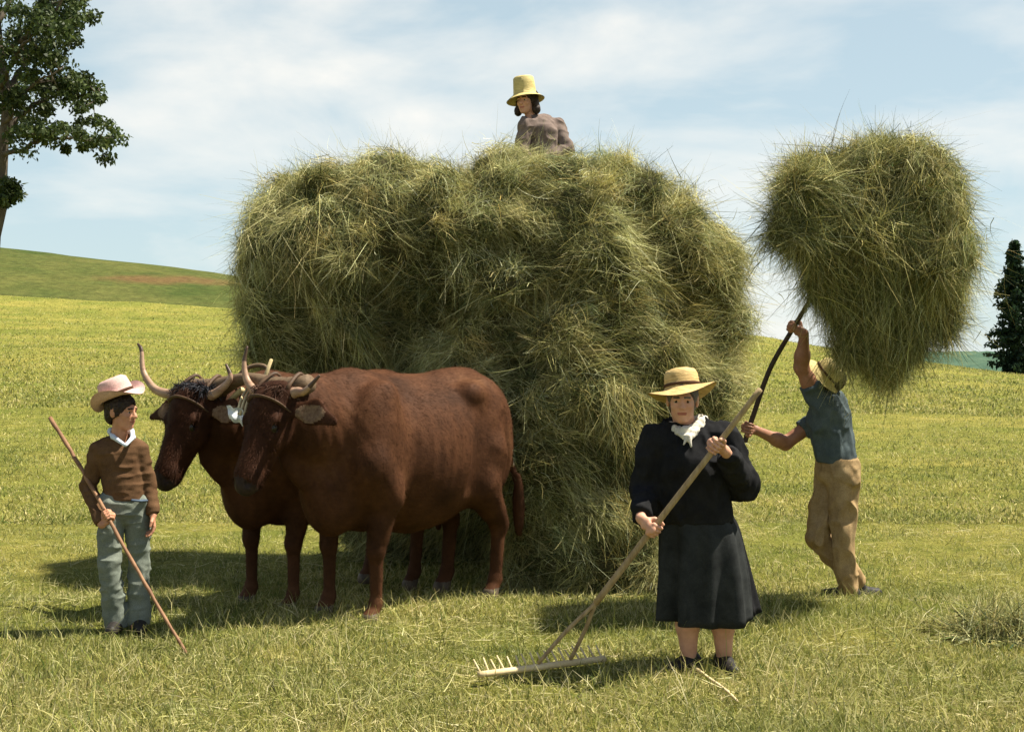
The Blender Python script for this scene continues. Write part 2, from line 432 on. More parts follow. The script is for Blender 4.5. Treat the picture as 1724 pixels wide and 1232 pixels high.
# ---------------------------------------------------------------- hay
rng = np.random.default_rng(11)
m_hay = strand_mat('hay_stems', .16, .75)
m_core = simple('hay_core', (.035, .032, .012), (.10, .09, .034), 22, .95, 1, .05)
HAY = A((.058, .072, .021), (.135, .145, .045), (.31, .295, .105), (.48, .44, .175), (.66, .59, .29))
def hay_coat(V, Q, n_lock, per, wts, length, width, lockr, up=.10, seed=1, zfloor=None, sel=None, outk=.35, tint=None):
    N = vnormals(V, Q); ids = np.arange(len(V)) if sel is None else np.nonzero(sel)[0]
    li = rng.choice(ids, n_lock)
    c, n = V[li], N[li]
    g = A(0, 0, -1)-n*(n@A(0, 0, -1))[:, None]; g /= np.linalg.norm(g, axis=1)[:, None]+.25
    fl = np.stack([vnoise(c*1.5, seed+40), vnoise(c*1.5, seed+41), vnoise(c*1.5, seed+42)], 1)*2.2+rng.normal(0, .35, (n_lock, 3))
    tr = np.cross(n, fl); tr /= np.linalg.norm(tr, axis=1)[:, None]+1e-9
    d = g*(.40+.6*rng.random((n_lock, 1)))+tr*.85+n*outk*(.3+rng.random((n_lock, 1)))
    hgt = (rng.random(n_lock)**2)*up; ll = (.6+.8*rng.random(n_lock)); lc = rng.integers(0, 1<<30, n_lock)
    rr = lockr*(.45+1.1*rng.random(n_lock)**1.5)
    k = np.repeat(np.arange(n_lock), rng.poisson(per, n_lock)+4); m = len(k)
    jit = rng.normal(size=(m, 3)); jit -= n[k]*np.sum(jit*n[k], 1)[:, None]*.75
    root = c[k]+jit*rr[k][:, None]+n[k]*(hgt[k]*(.4+.8*rng.random(m)))[:, None]-n[k]*.02
    dd = d[k]/np.linalg.norm(d[k], axis=1)[:, None]+rng.normal(0, .36, (m, 3))
    L = length*(.35+.9*rng.random(m))*ll[k]
    SV, SF, s = strands(root-dd*(L*.35)[:, None], dd, L, width*(.5+1.0*rng.random(m)**2), 4, .26, .42)
    if zfloor is not None: SV[:, 2] = np.maximum(SV[:, 2], zfloor(SV[:, 0], SV[:, 1])+.01+.02*rng.random(len(SV)))
    lt = rng.normal(0, .16, n_lock); pal = pickcol(m, wts, HAY, .14)*(1+lt[k][:, None])
    hue = rng.normal(0, .07, n_lock); pal *= np.stack([1+hue, 1+0*hue, 1-hue], 1)[k]
    if tint is not None: pal *= tint
    return SV, SF, np.clip(pal, .01, .7)[s]
def hay_object(name, core, coats, parent=None):
    V0, Q0 = core; parts = [(V0, Q0, 1)]; cols = [np.full((len(V0), 3), .1)]
    for v, f, c in coats: parts.append((v, f, 0)); cols.append(c)
    V, F, M = join_geo(parts)
    return mesh_np(name, V, F, [m_hay, m_core], midx=M, col=np.concatenate(cols), parent=parent)

def puffs(s, n, r0, r1, ok):
    V, Q = s.mesh(0); N = vnormals(V, Q); ids = np.nonzero(ok(V))[0]
    for i in rng.choice(ids, n):
        r = r0+(r1-r0)*rng.random()**1.5; c = V[i]-N[i]*r*.15
        f, l, u = frame_(N[i]+rng.normal(0, .25, 3)); s.ell(c, (r*.75, r*(.9+.7*rng.random()), r*.8), .035, (f, l, u))
def frame_(f, up=(0, 0, 1)):
    f = nrm(f+A(1e-4, 0, 0)); l = nrm(np.cross(up, f)); return f, l, np.cross(f, l)
def hollow(s, px, py, Y, rx, ry, rY):
    q = Y/F_PX; s.ell(P(px, py, Y), (rx*q, rY, ry*q), .10, mode='sub')
def lump(s, px, py, Y, rx, ry, rY, k=.22, zmin=None):
    c = P(px, py, Y); q = Y/F_PX
    s.ell(c, (rx*q, rY, ry*q), k)
s = Sdf((-2.9, 8.9, -.3), (2.9, 13.2, 3.9), .045)
# main body of the load
for a in [(560, 440, 11.3, 150, 150, .95), (520, 500, 11.4, 112, 130, .8), (690, 420, 11.2, 190, 150, .95), (560, 640, 11.5, 120, 110, .6),
          (850, 430, 11.0, 190, 165, 1.0), (980, 430, 10.8, 120, 160, 1.0), (700, 620, 11.4, 220, 190, .7), (880, 650, 10.9, 180, 210, .8),
          (1010, 560, 10.6, 130, 200, .8), (1110, 520, 11.0, 120, 140, .8), (1155, 540, 11.3, 84, 130, .8), (1130, 680, 11.0, 105, 210, .9),
          (960, 820, 10.25, 120, 180, .65), (1060, 840, 10.35, 120, 180, .7), (880, 860, 10.3, 60, 150, .5), (1150, 800, 10.8, 80, 200, .7),
          (1000, 940, 10.2, 150, 70, .6), (1130, 930, 10.6, 100, 80, .7), (1185, 640, 11.4, 52, 110, .7), (1150, 420, 11.0, 78, 70, .7), (1125, 455, 10.8, 70, 95, .55), (1180, 490, 11.1, 60, 80, .7), (1120, 370, 11.0, 60, 50, .6), (478, 560, 11.3, 56, 110, .6), (540, 590, 11.35, 100, 90, .6), (700, 600, 11.3, 200, 110, .6), (880, 660, 10.65, 130, 150, .6), (1000, 700, 10.3, 120, 180, .6),
          (760, 760, 11.6, 190, 180, .6), (760, 900, 11.9, 200, 90, .5),
          (650, 330, 11.4, 110, 72, .9), (540, 345, 11.3, 85, 75, .8), (470, 400, 11.3, 62, 90, .7), (860, 320, 11.2, 75, 52, .9), (940, 310, 11.3, 75, 50, 1.0),
          (1040, 310, 11.0, 52, 56, .6), (1070, 350, 11.0, 40, 60, .6), (1000, 350, 11.0, 90, 80, .8)]: lump(s, *a)
# tufts that stand out of the face
for a in [(600, 545, 10.62, 74, 62, .34), (640, 385, 10.5, 80, 44, .3), (520, 380, 10.6, 62, 52, .28), (460, 430, 10.75, 50, 62, .3), (540, 300, 10.75, 70, 36, .3),
          (850, 480, 10.2, 90, 50, .34), (940, 560, 10.05, 70, 70, .32), (990, 660, 9.95, 60, 70, .3), (900, 370, 10.2, 110, 48, .34), (1000, 420, 10.1, 70, 80, .35),
          (860, 300, 10.5, 60, 34, .3), (740, 330, 10.5, 60, 56, .3), (790, 590, 10.5, 48, 42, .28), (1160, 440, 10.7, 60, 60, .34), (1192, 520, 10.9, 46, 70, .3), (1100, 420, 10.4, 52, 60, .3),
          (1050, 720, 9.9, 60, 80, .3), (920, 790, 9.9, 70, 80, .28), (1010, 850, 9.85, 60, 70, .26), (880, 650, 10.2, 60, 60, .3), (460, 530, 11.0, 58, 60, .3), (700, 480, 10.7, 60, 50, .26), (1120, 600, 10.2, 60, 70, .32),
          (1180, 650, 10.7, 55, 70, .3)]: lump(s, *a, k=.10)
# the empty space under the front of the cart floor
pp = s.pts(); s.F += (.15+.08*fbm(pp*1.9, 2, 11)).astype(np.float32)
for a in [(735, 545, 10.35, 62, 58, .5), (500, 505, 10.5, 40, 46, .4), (480, 340, 10.5, 30, 34, .3), (815, 405, 10.0, 56, 34, .45), (905, 500, 9.85, 40, 34, .4), (745, 430, 10.3, 40, 30, .4), (1130, 520, 10.1, 34, 44, .35), (850, 600, 10.0, 40, 50, .4),
          (960, 690, 9.7, 34, 40, .3), (900, 900, 9.7, 50, 50, .3), (640, 470, 10.4, 44, 26, .35), (1010, 500, 9.8, 30, 50, .3), (640, 620, 10.6, 90, 40, .4)]: hollow(s, *a)
puffs(s, 110, .10, .23, lambda v: v[:, 1] < 12)
s.F += (.045*vnoise(pp*6, 13)).astype(np.float32); del pp
V, Q = s.mesh(1); zf = lambda x, y: gz(x, y)
front = V[:, 1] < 12.4
load = hay_object('hay_load', (V, Q), [
    hay_coat(V, Q, 6500, 48, (8, 5, 3.4, 2, .7), .16, .0042, .055, .05, zfloor=zf, sel=front),
    hay_coat(V, Q, 1700, 110, (.3, 1.0, 4, 6, 4.4), .20, .0040, .07, .15, zfloor=zf, sel=front, outk=.5),
    hay_coat(V, Q, 900, 8, (.5, 2, 4, 5, 4), .24, .0042, .10, .14, zfloor=zf, sel=front, outk=.8)])
tag(load, 'huge load of green hay piled high behind the oxen', 'hay load')

# the great forkful held up by the man
rng = np.random.default_rng(23)
s = Sdf((1.3, 7.9, 1.0), (3.7, 10.2, 3.7), .033)
for a in [(1490, 400, 8.85, 150, 165, .46), (1410, 320, 8.85, 85, 78, .38), (1560, 390, 8.85, 88, 130, .42), (1342, 388, 8.72, 58, 56, .26), (1490, 300, 8.85, 110, 66, .42), (1590, 330, 8.9, 48, 60, .34),
          (1480, 530, 8.95, 92, 110, .36), (1495, 620, 9.1, 56, 62, .24), (1590, 500, 9.0, 34, 90, .24), (1412, 452, 8.85, 46, 62, .30)]: lump(s, *a, k=.07)
for a in [(1545, 330, 8.45, 60, 44, .18), (1470, 400, 8.4, 62, 60, .18), (1570, 450, 8.5, 46, 60, .2), (1370, 320, 8.5, 50, 36, .18), (1500, 520, 8.6, 56, 50, .18), (1345, 392, 8.48, 46, 42, .15)]: lump(s, *a, k=.05)
pp = s.pts(); s.F += (.11+.09*fbm(pp*2.6, 2, 23)).astype(np.float32)
for a in [(1425, 400, 8.35, 34, 50, .28), (1440, 520, 8.5, 40, 50, .26), (1570, 390, 8.4, 34, 30, .25), (1520, 450, 8.4, 36, 34, .2), (1400, 300, 8.5, 40, 22, .2), (1330, 440, 8.4, 40, 16, .2)]: hollow(s, *a)
puffs(s, 40, .07, .14, lambda v: v[:, 2] > 0)
s.F += (.055*vnoise(pp*5.5, 29)).astype(np.float32); del pp
V, Q = s.mesh(1)
tag(hay_object('hay_bundle', (V, Q), [
    hay_coat(V, Q, 2300, 44, (8, 5, 3.4, 1.5, .5), .15, .0042, .05, .05),
    hay_coat(V, Q, 460, 100, (.8, 2, 5, 5, 2.5), .18, .0040, .06, .14, outk=.5),
    hay_coat(V, Q, 450, 7, (3, 4, 5, 3, 1.5), .24, .0042, .08, .14, outk=.9)]),
    'big shaggy bundle of hay lifted overhead on a pitchfork', 'hay bundle')

# small heap left on the ground
s = Sdf((2.4, 7.0, -.2), (3.9, 8.8, .6), .025)
for px, py, rx, ry in [(1668, 1066, 40, 22), (1700, 1072, 34, 20), (1640, 1076, 24, 12), (1740, 1072, 40, 18)]: lump(s, px, py, 7.95, rx, ry, .16, k=.06)
V, Q = s.mesh(1)
tag(hay_object('hay_heap', (V, Q), [hay_coat(V, Q, 260, 26, (4, 5, 4, 3, 2), .19, .0055, .05, .09, zfloor=zf, outk=.6)]),
    'small dark heap of cut hay left on the grass', 'hay heap')
# ---------------------------------------------------------------- oxen
rng = np.random.default_rng(31)
def fur_mat(name, base, dark, light):
    m, nt, b = newmat(name)
    n1 = noise_tex(nt, 2.6, 6, .65); n2 = noise_tex(nt, 26, 4, .7, stretch=(.35, 1, 1.6)); n3 = noise_tex(nt, 150, 3, .7, stretch=(.25, 1, 1))
    c = ramp(nt, n1, [(.3, dark), (.55, base), (.75, light)])
    c = mixc(nt, .55, c, ramp(nt, n2, [(.3, (.75, .73, .70)), (.7, (1.2, 1.2, 1.2))]), 'MULTIPLY')
    c = mixc(nt, .15, c, ramp(nt, n3, [(.3, (.55, .55, .55)), (.7, (1.4, 1.4, 1.4))]), 'MULTIPLY')
    # shade painted into the coat colour: fur darkens from the neck to the head
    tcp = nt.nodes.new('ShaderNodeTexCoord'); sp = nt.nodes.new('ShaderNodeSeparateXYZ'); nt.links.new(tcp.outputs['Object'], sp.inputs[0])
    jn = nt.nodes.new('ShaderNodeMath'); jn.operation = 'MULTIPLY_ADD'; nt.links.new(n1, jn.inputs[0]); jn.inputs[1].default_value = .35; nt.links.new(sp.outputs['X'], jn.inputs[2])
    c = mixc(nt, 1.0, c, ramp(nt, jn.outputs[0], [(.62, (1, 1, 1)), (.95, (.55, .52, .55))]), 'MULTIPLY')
    nt.links.new(c, b.inputs['Base Color']); b.inputs['Roughness'].default_value = .7; b.inputs['Specular IOR Level'].default_value = .07
    mm = nt.nodes.new('ShaderNodeMath'); mm.operation = 'ADD'; nt.links.new(n2, mm.inputs[0]); nt.links.new(n3, mm.inputs[1])
    bump(nt, b, mm.outputs[0], .18, .006)
    return m
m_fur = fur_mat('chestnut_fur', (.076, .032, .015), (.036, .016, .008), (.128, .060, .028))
m_hoof = simple('hoof_horn', (.05, .038, .028), (.16, .12, .08), 18, .5, .3, .004)
m_muzz = simple('dark_muzzle', (.018, .012, .010), (.04, .027, .022), 40, .6, .4, .003, spec=.1)
m_eye = simple('dark_eye', (.006, .004, .003), (.012, .008, .006), 10, .25, 0, .001, spec=.3)
m_horn = simple('horn', (.22, .12, .075), (.44, .30, .20), 9, .4, .25, .004, stretch=(1, 1, 3))
m_tip = simple('dark_horn_tip', (.05, .03, .02), (.12, .075, .05), 14, .4, .25, .003)
m_earin = simple('pale_ear_fur', (.10, .055, .032), (.21, .14, .085), 40, .9, .5, .006)
m_curl = simple('brown_curls', (.030, .014, .008), (.075, .034, .018), 60, .8, .8, .01)
m_forelock = simple('black_curls', (.008, .007, .007), (.03, .025, .022), 60, .8, .8, .01)

def ox_geometry(head_turn=0., leg=0.):
    s = Sdf((-1.85, -.62, -.02), (1.35, .62, 1.78), .0105)
    for y in (-1, 1):
        # hind leg
        f = .10*y*leg
        s.ell((-1.25, .18*y, 1.08), (.29, .18, .42), .08)
        s.ell((-1.45, .14*y, 1.06), (.15, .125, .36), .06)
        s.cone((-1.22+f*.5, .22*y, 1.0), (-1.13+f*.6, .24*y, .76), .185, .115, .06)
        s.cone((-1.13+f*.6, .24*y, .80), (-1.41+f, .225*y, .52), .150, .072, .05)
        s.ell((-1.41+f, .22*y, .50), (.075, .055, .085), .03)
        s.cone((-1.46+f, .22*y, .56), (-1.36+f*.7, .23*y, .72), .026, .02, .03)
        s.cone((-1.41+f, .22*y, .48), (-1.37+f, .22*y, .15), .054, .044, .03)
        s.ell((-1.365+f, .22*y, .135), (.058, .05, .055), .02)
        s.cone((-1.35+f, .22*y, .11), (-1.30+f, .22*y, .035), .046, .064, .02)
        # fore leg
        g = .09*y*leg
        s.ell((.02, .235*y, 1.10), (.24, .13, .38), .08)
        s.cone((.12, .25*y, .98), (-.06, .255*y, .80), .15, .115, .06)
        s.cone((-.06, .25*y, .84), (.0+g, .215*y, .47), .112, .062, .05)
        s.ell((.01+g, .212*y, .45), (.066, .06, .075), .02)
        s.cone((.0+g, .21*y, .44), (0+g, .21*y, .14), .049, .041, .02)
        s.ell((.005+g, .21*y, .13), (.054, .048, .05), .02)
        s.cone((.02+g, .21*y, .10), (.065+g, .21*y, .035), .046, .066, .02)
        # hip bones
        s.ell((-1.02, .255*y, 1.40), (.13, .085, .085), .08)
    # barrel
    s.ell((-.10, 0, 1.05), (.42, .30, .50), .10)
    s.ell((-.60, 0, 1.00), (.56, .385, .50), .10)
    s.ell((-.85, 0, 1.02), (.50, .37, .47), .10)
    s.ell((-1.18, 0, 1.22), (.42, .285, .34), .10)
    s.cone((.06, 0, 1.44), (-.45, 0, 1.41), .105, .11, .08)
    s.cone((-.4, 0, 1.41), (-1.32, 0, 1.46), .11, .10, .08)
    s.ell((.22, 0, .84), (.23, .19, .30), .10)
    for y in (-1, 1):
        s.cone((-.27, .43*y, 1.30), (-.21, .425*y, .86), .05, .06, .10, mode='sub')
        s.cone((-1.02, .43*y, 1.22), (-.93, .40*y, .80), .055, .06, .09, mode='sub')
        s.cone((-1.30, .37*y, 1.25), (-1.36, .36*y, .85), .022, .02, .05, mode='sub')
        s.cone((-.06, .25*y, 1.42), (.14, .275*y, 1.02), .06, .08, .10)
    # neck and dewlap
    s.cone((.02, 0, 1.20), (.50, 0, 1.25), .32, .235, .10, flat=((0, 1, 0), .78))
    s.cone((.45, 0, 1.27), (.74, 0, 1.33), .225, .165, .08, flat=((0, 1, 0), .80))
    s.cone((.05, 0, 1.46), (.62, 0, 1.43), .10, .085, .08)
    s.cone((.30, 0, .86), (.62, 0, 1.04), .15, .09, .08, flat=((0, 1, 0), .45))
    # tail
    s.cone((-1.50, .01, 1.44), (-1.60, .06, 1.28), .05, .036, .04)
    s.cone((-1.60, .06, 1.28), (-1.63, .22, .80), .034, .021, .02)
    s.ell((-1.63, .25, .62), (.045, .045, .22), .03)
    # head
    P0 = A(.76, 0, 1.40); h = nrm((.46, 0, -.89)); n = nrm((.89, 0, .46)); y_ = A(0, 1, 0); ax = (h, y_, n)
    H = lambda a, l, o: P0+h*a+y_*l+n*o
    s.ell(H(.09, 0, .0), (.17, .145, .135), .05, ax)
    s.cone(H(.10, 0, -.01), H(.46, 0, .015), .128, .088, .05)
    s.ell(H(.52, 0, .005), (.10, .098, .088), .04, ax)
    s.cone(H(.14, 0, -.10), H(.48, 0, -.045), .095, .06, .05)
    s.cone(H(-.03, -.08, 0), H(-.03, .08, 0), .07, .07, .04)
    s.cone(H(.12, 0, .075), H(.44, 0, .06), .05, .038, .04)
    for y in (-1, 1):
        s.ell(H(.20, .10*y, -.03), (.10, .045, .10), .04, ax)
        s.ell(H(.165, .122*y, .062), (.045, .032, .03), .025, ax)
        s.ell(H(.205, .132*y, .045), (.033, .02, .027), .012, ax, 'sub')
        s.ell(H(.205, .122*y, .043), (.028, .02, .024), .004, ax)
        s.ell(H(.565, .058*y, .055), (.024, .018, .02), .012, ax, 'sub')
        s.cone(H(.51, .088*y, -.05), H(.58, .03*y, -.045), .012, .012, .02, mode='sub')
        # ears
        e0 = H(.04, .12*y, -.035); e1 = e0+A(-.03, .17*y, -.02); e2 = e0+A(-.02, .36*y, -.07)
        s.cone(e0, e1, .042, .085, .03, flat=(nrm((.9, -.15*y, .5)), .42))
        s.cone(e1, e2, .085, .030, .03, flat=(nrm((.9, -.15*y, .4)), .38))
        s.ell(e1+A(.04, .015*y, .016), (.07, .09, .03), .02, (nrm((.0, .95*y, -.25)), nrm((.3, 0, -.9)), nrm((.9, 0, .4))), 'sub')
    pp = s.pts(); rib = np.exp(-((pp[..., 0]+.6)/.32)**2)*np.clip((pp[..., 2]-.75)*3, 0, 1)*np.clip((1.4-pp[..., 2])*4, 0, 1)
    s.F += (.0035*rib*np.sin(pp[..., 0]*62+pp[..., 2]*6)+.006*vnoise(pp*4, 3)+.0015*vnoise(pp*13, 5)).astype(np.float32)
    wr = np.exp(-((pp[..., 0]-.42)/.2)**2)
    s.F += (.0022*wr*np.sin(pp[..., 0]*70-pp[..., 2]*34+2*vnoise(pp*5, 8))).astype(np.float32); del pp, rib, wr
    s.cut((0, 0, 0.003), (0, 0, -1))
    V, Q = s.mesh(1); c = V[Q].mean(1); mi = np.zeros(len(Q), int)
    mi[c[:, 2] < .075] = 1
    d = c-P0; ha = d@h; na = d@n
    mi[(ha > .535+.02*np.abs(c[:, 1])/.1) & (c[:, 0] > .8)] = 2
    for y in (-1, 1):
        mi[np.linalg.norm(c-H(.205, .134*y, .045), axis=1) < .027] = 3
        e1 = H(.04, .12*y, -.035)+A(-.03, .15*y, -.025)
        mi[(np.linalg.norm((c-(e1+A(.03, .02*y, .0)))/A(.08, .115, .055), axis=1) < 1) & (vnormals(V, Q)[Q].mean(1)@nrm((.9, 0, .45)) > .15)] = 4
    return V, Q, mi, H
oxV, oxQ, oxM, OXH = ox_geometry()
# short coat standing off the skin, part of the body surface
def fur_strands(V, Q, M, n):
    N = vnormals(V, Q); ids = rng.integers(0, len(Q), n); ids = ids[(M[ids] == 0) & (V[Q[ids, 0], 2] > .12)]
    c = V[Q[ids]].mean(1)+rng.normal(0, .004, (len(ids), 3)); nn = N[Q[ids, 0]]
    back = np.tile(A(-.8, 0, -.55), (len(ids), 1))+rng.normal(0, .22, (len(ids), 3))
    t = back-nn*np.sum(back*nn, 1)[:, None]; d = t+nn*.12
    head = c[:, 0] > .85; d[head] = (A(.3, 0, -.9)+rng.normal(0, .4, (head.sum(), 3)))*1+nn[head]*.4
    return strands(c-nn*.003, d, .014+.018*rng.random(len(ids)), np.full(len(ids), .0024), 1, .0, .1, face=nn)
fv, ff, _s = fur_strands(oxV, oxQ, oxM, 150000)
OXV, OXF, OXI = join_geo([(oxV, oxQ, 0), (fv, ff, 0)]); OXI[:len(oxQ)] = oxM
ROT = math.radians(180+51)
def ox_at(x, y, zs, label, horns, seed, z=0):
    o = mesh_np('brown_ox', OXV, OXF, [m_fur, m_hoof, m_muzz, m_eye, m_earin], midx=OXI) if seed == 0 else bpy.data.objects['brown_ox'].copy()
    if seed: o.name = 'brown_ox.001'; C.objects.link(o)
    o.location = (x, y, z); o.rotation_euler = (0, 0, ROT); o.scale = (zs*.83, zs, zs)
    tag(o, label, 'ox', 'pair of yoked oxen')
    for pts in horns:
        p = spline(pts, 28); r = np.linspace(.040, .008, 28); r *= 1+.035*np.sin(np.arange(28)*2.4)*np.linspace(1, 0, 28); r[0] = .046
        V, F = tube(p, r, 14); mi = np.zeros(len(F), int); mi[(np.arange(len(F))//14 >= 21)] = 1
        mesh_np('horn', V, F, [m_horn, m_tip], parent=o, midx=mi)
    # curls and halter band between the horns
    n = 500; a = rng.random(n); root = np.stack([.745+.10*rng.random(n), (rng.random(n)-.5)*.24, 1.43+.05*rng.random(n)], 1)
    d = np.stack([.3+.9*rng.random(n), rng.normal(0, .5, n), rng.normal(.25, .4, n)], 1)
    V, F, _ = strands(root, d, .03+.035*rng.random(n), np.full(n, .007), 3, .9, .45)
    mesh_np('forelock', V, F, m_curl, parent=o)
    return o
def hornpts(y, tip, mid): return [OXH(-.03, .09*y, .0), OXH(-.03, .17*y, -.005), OXH(*mid), OXH(*tip)]
bpy.context.view_layer.update()
near = ox_at(-1.06, 8.68, 1.06, 'near brown ox whose whole flank shows beside the load', [
    [OXH(-.03, -.09, 0), OXH(-.04, -.18, .0), OXH(-.10, -.27, .03), OXH(-.20, -.31, .07), OXH(-.30, -.30, .10)],
    [OXH(-.03, .09, 0), OXH(-.05, .18, .0), OXH(-.03, .30, .06), OXH(-.12, .40, .08)]], 0, -.05)
far = ox_at(-1.68, 9.16, 1.06, 'far brown ox facing the boy, body hidden behind the other', [
    [OXH(-.03, -.09, 0), OXH(-.02, -.20, .02), OXH(-.04, -.37, .05), OXH(-.14, -.50, .10), OXH(-.27, -.54, .15), OXH(-.31, -.58, .17)],
    [OXH(-.03, .09, 0), OXH(-.05, .19, .0), OXH(-.14, .30, .02), OXH(-.22, .26, .06)]], 1, -.07)
bpy.context.view_layer.update()

# ---------------------------------------------------------------- the yoke across both heads
m_yoke = simple('worn_yoke_wood', (.07, .045, .027), (.17, .115, .065), 9, .7, .5, .006, stretch=(1, 6, 6))
m_pale = simple('peeled_wood', (.42, .33, .16), (.62, .52, .30), 12, .7, .4, .004)
m_strap = simple('leather_strap', (.045, .025, .014), (.11, .065, .035), 30, .6, .4, .003)
m_rag = cloth('white_rag', (.55, .58, .60), (.75, .77, .78))
m_fleece = simple('dark_fleece', (.012, .012, .014), (.05, .05, .058), 30, .9, 1, .02)
def M4(o, p): return np.array(o.matrix_world @ Vector(p))
pn, pf = M4(near, (.64, .0, 1.49)), M4(far, (.64, .0, 1.49))
u = nrm(pf-pn)
yk = empty('yoke', tuple((pn+pf)/2)); tag(yk, 'wooden yoke tied across the horns of the two brown oxen', 'yoke')
k = np.linspace(-.25, 1.25, 26); base = pn[None]+(pf-pn)[None]*k[:, None]
base[:, 2] += .035*np.cos((k-.5)*2*math.pi)
V, F = tube(rel(base, yk.location), .058+.018*np.cos((k)*2*math.pi), 12); mesh_np('beam', V, F, m_yoke, parent=yk)
for o in (near, far):
    for sgn in (-1, 1):
        pts = [M4(o, OXH(-.02, .12*sgn, .03)), M4(o, OXH(-.08, .13*sgn, .04)), M4(o, (.64, .11*sgn, 1.552)), M4(o, (.575, .11*sgn, 1.49)), M4(o, (.64, .12*sgn, 1.40)), M4(o, OXH(.0, .14*sgn, .02))]
        V, F = tube(rel(spline(pts, 22), yk.location), .008, 8, flat=1.6); mesh_np('strap', V, F, m_strap, parent=yk)
    pts = [M4(o, OXH(.07, .145, -.03)), M4(o, OXH(.06, .12, .10)), M4(o, OXH(.05, 0, .148)), M4(o, OXH(.06, -.12, .10)), M4(o, OXH(.07, -.145, -.03))]
    V, F = tube(rel(spline(pts, 20), yk.location), .017, 8, flat=.5); mesh_np('forehead_strap', V, F, m_strap, parent=yk)
# curved bow and the upright peg seen above the beam
c = pn+(pf-pn)*.45
bow = [P(398, 650, 8.75), P(407, 626, 8.75), P(430, 615, 8.75), P(449, 619, 8.72), P(452, 640, 8.7)]
V, F = tube(rel(spline(bow, 20), yk.location), .014, 8); mesh_np('bow', V, F, m_yoke, parent=yk)
V, F = tube(rel([P(436, 662, 8.62), P(447, 632, 8.62), P(457, 605, 8.62)], yk.location), [.022, .021, .019], 8, flat=.6); mesh_np('peg', V, F, m_pale, parent=yk)
V, F = tube(rel([P(388, 676, 8.6), P(398, 664, 8.58), P(408, 655, 8.56)], yk.location), [.032, .03, .03], 8, flat=.6); mesh_np('peg', V, F, m_pale, parent=yk)
for px0, px1 in ((412, 409), (418, 414), (424, 421)):
    V, F = tube(rel(spline([P(px0+4, 655, 8.5), P(px0-6, 672, 8.36), P(px1-10, 698, 8.28)], 10), yk.location), .009, 6); mesh_np('cord', V, F, m_pale, parent=yk)
# dark fleece pad on the far head
hn = 1300; y = (rng.random(hn)-.5)*.30
root = np.stack([.70+.12*rng.random(hn), y, 1.46+.05*rng.random(hn)*(1-np.abs(y)*4)], 1)
V, F, _ = strands(root, np.stack([.5*rng.normal(size=hn)+.3, rng.normal(0, .5, hn), .25+rng.normal(0, .3, hn)], 1), .03+.045*rng.random(hn), np.full(hn, .008), 3, .8, .5)
fl = mesh_np('fleece_pad', V, F, m_fleece); fl.matrix_world = far.matrix_world.copy()
bpy.context.view_layer.update()
tag(fl, 'shaggy dark fleece pad on the forehead of the far ox', 'pad')
# white rag hanging from the beam
nx, ny = 12, 12; c0 = P(381, 683, 8.27); c1 = P(409, 689, 8.27)
g = []
for j in range(ny):
    for i in range(nx):
        a, b2 = i/(nx-1), j/(ny-1)
        q = c0+(c1-c0)*a*(1-.12*b2)+A(.015*b2, .02*math.sin(a*9+b2*2)+.01*math.sin(b2*7), -.085*b2-.02*b2*a+.006*math.sin(a*11))
        g.append(q)
g = np.array(g); i = (np.arange(ny-1)[:, None]*nx+np.arange(nx-1)).ravel(); F = np.stack([i, i+1, i+nx+1, i+nx], 1)
V2 = np.concatenate([g, g+A(0, .006, 0)]); F2 = np.concatenate([F, F[:, ::-1]+nx*ny])
tag(mesh_np('cloth_rag', V2, F2, m_rag), 'small white rag tied to the yoke between the ox heads', 'rag')
# ---------------------------------------------------------------- people
rng = np.random.default_rng(41)
def skin_mat(name, c0, c1):
    m, nt, b = newmat(name)
    n = noise_tex(nt, 16, 5, .65); n2 = noise_tex(nt, 220, 2, .5)
    nt.links.new(ramp(nt, n, [(.3, c0), (.7, c1)]), b.inputs['Base Color'])
    b.inputs['Roughness'].default_value = .55; b.inputs['Specular IOR Level'].default_value = .3
    b.inputs['Subsurface Weight'].default_value = .12; b.inputs['Subsurface Radius'].default_value = (.010, .004, .002); b.inputs['Subsurface Scale'].default_value = .5
    bump(nt, b, n2, .15, .001); return m
m_skin_f = skin_mat('weathered_skin', (.47, .24, .15), (.62, .34, .225))
m_skin_b = skin_mat('boy_skin', (.38, .175, .10), (.52, .26, .155))
m_skin_m = skin_mat('tanned_skin', (.235, .108, .062), (.35, .17, .10))
m_white = simple('eye_white', (.30, .26, .23), (.40, .36, .32), 10, .25, 0, .001)
m_iris = simple('iris', (.02, .014, .01), (.035, .022, .014), 10, .15, 0, .001)
m_lip = simple('lips', (.30, .10, .075), (.38, .14, .10), 30, .45, .1, .001)
m_hair = simple('dark_hair', (.012, .008, .006), (.045, .028, .018), 60, .5, .8, .006, stretch=(1, 1, .2))
m_greyhair = simple('greying_hair', (.05, .042, .035), (.16, .14, .12), 60, .6, .8, .006, stretch=(1, 1, .2))
m_shoe = simple('dark_shoe_leather', (.010, .009, .008), (.035, .03, .026), 22, .55, .3, .004)

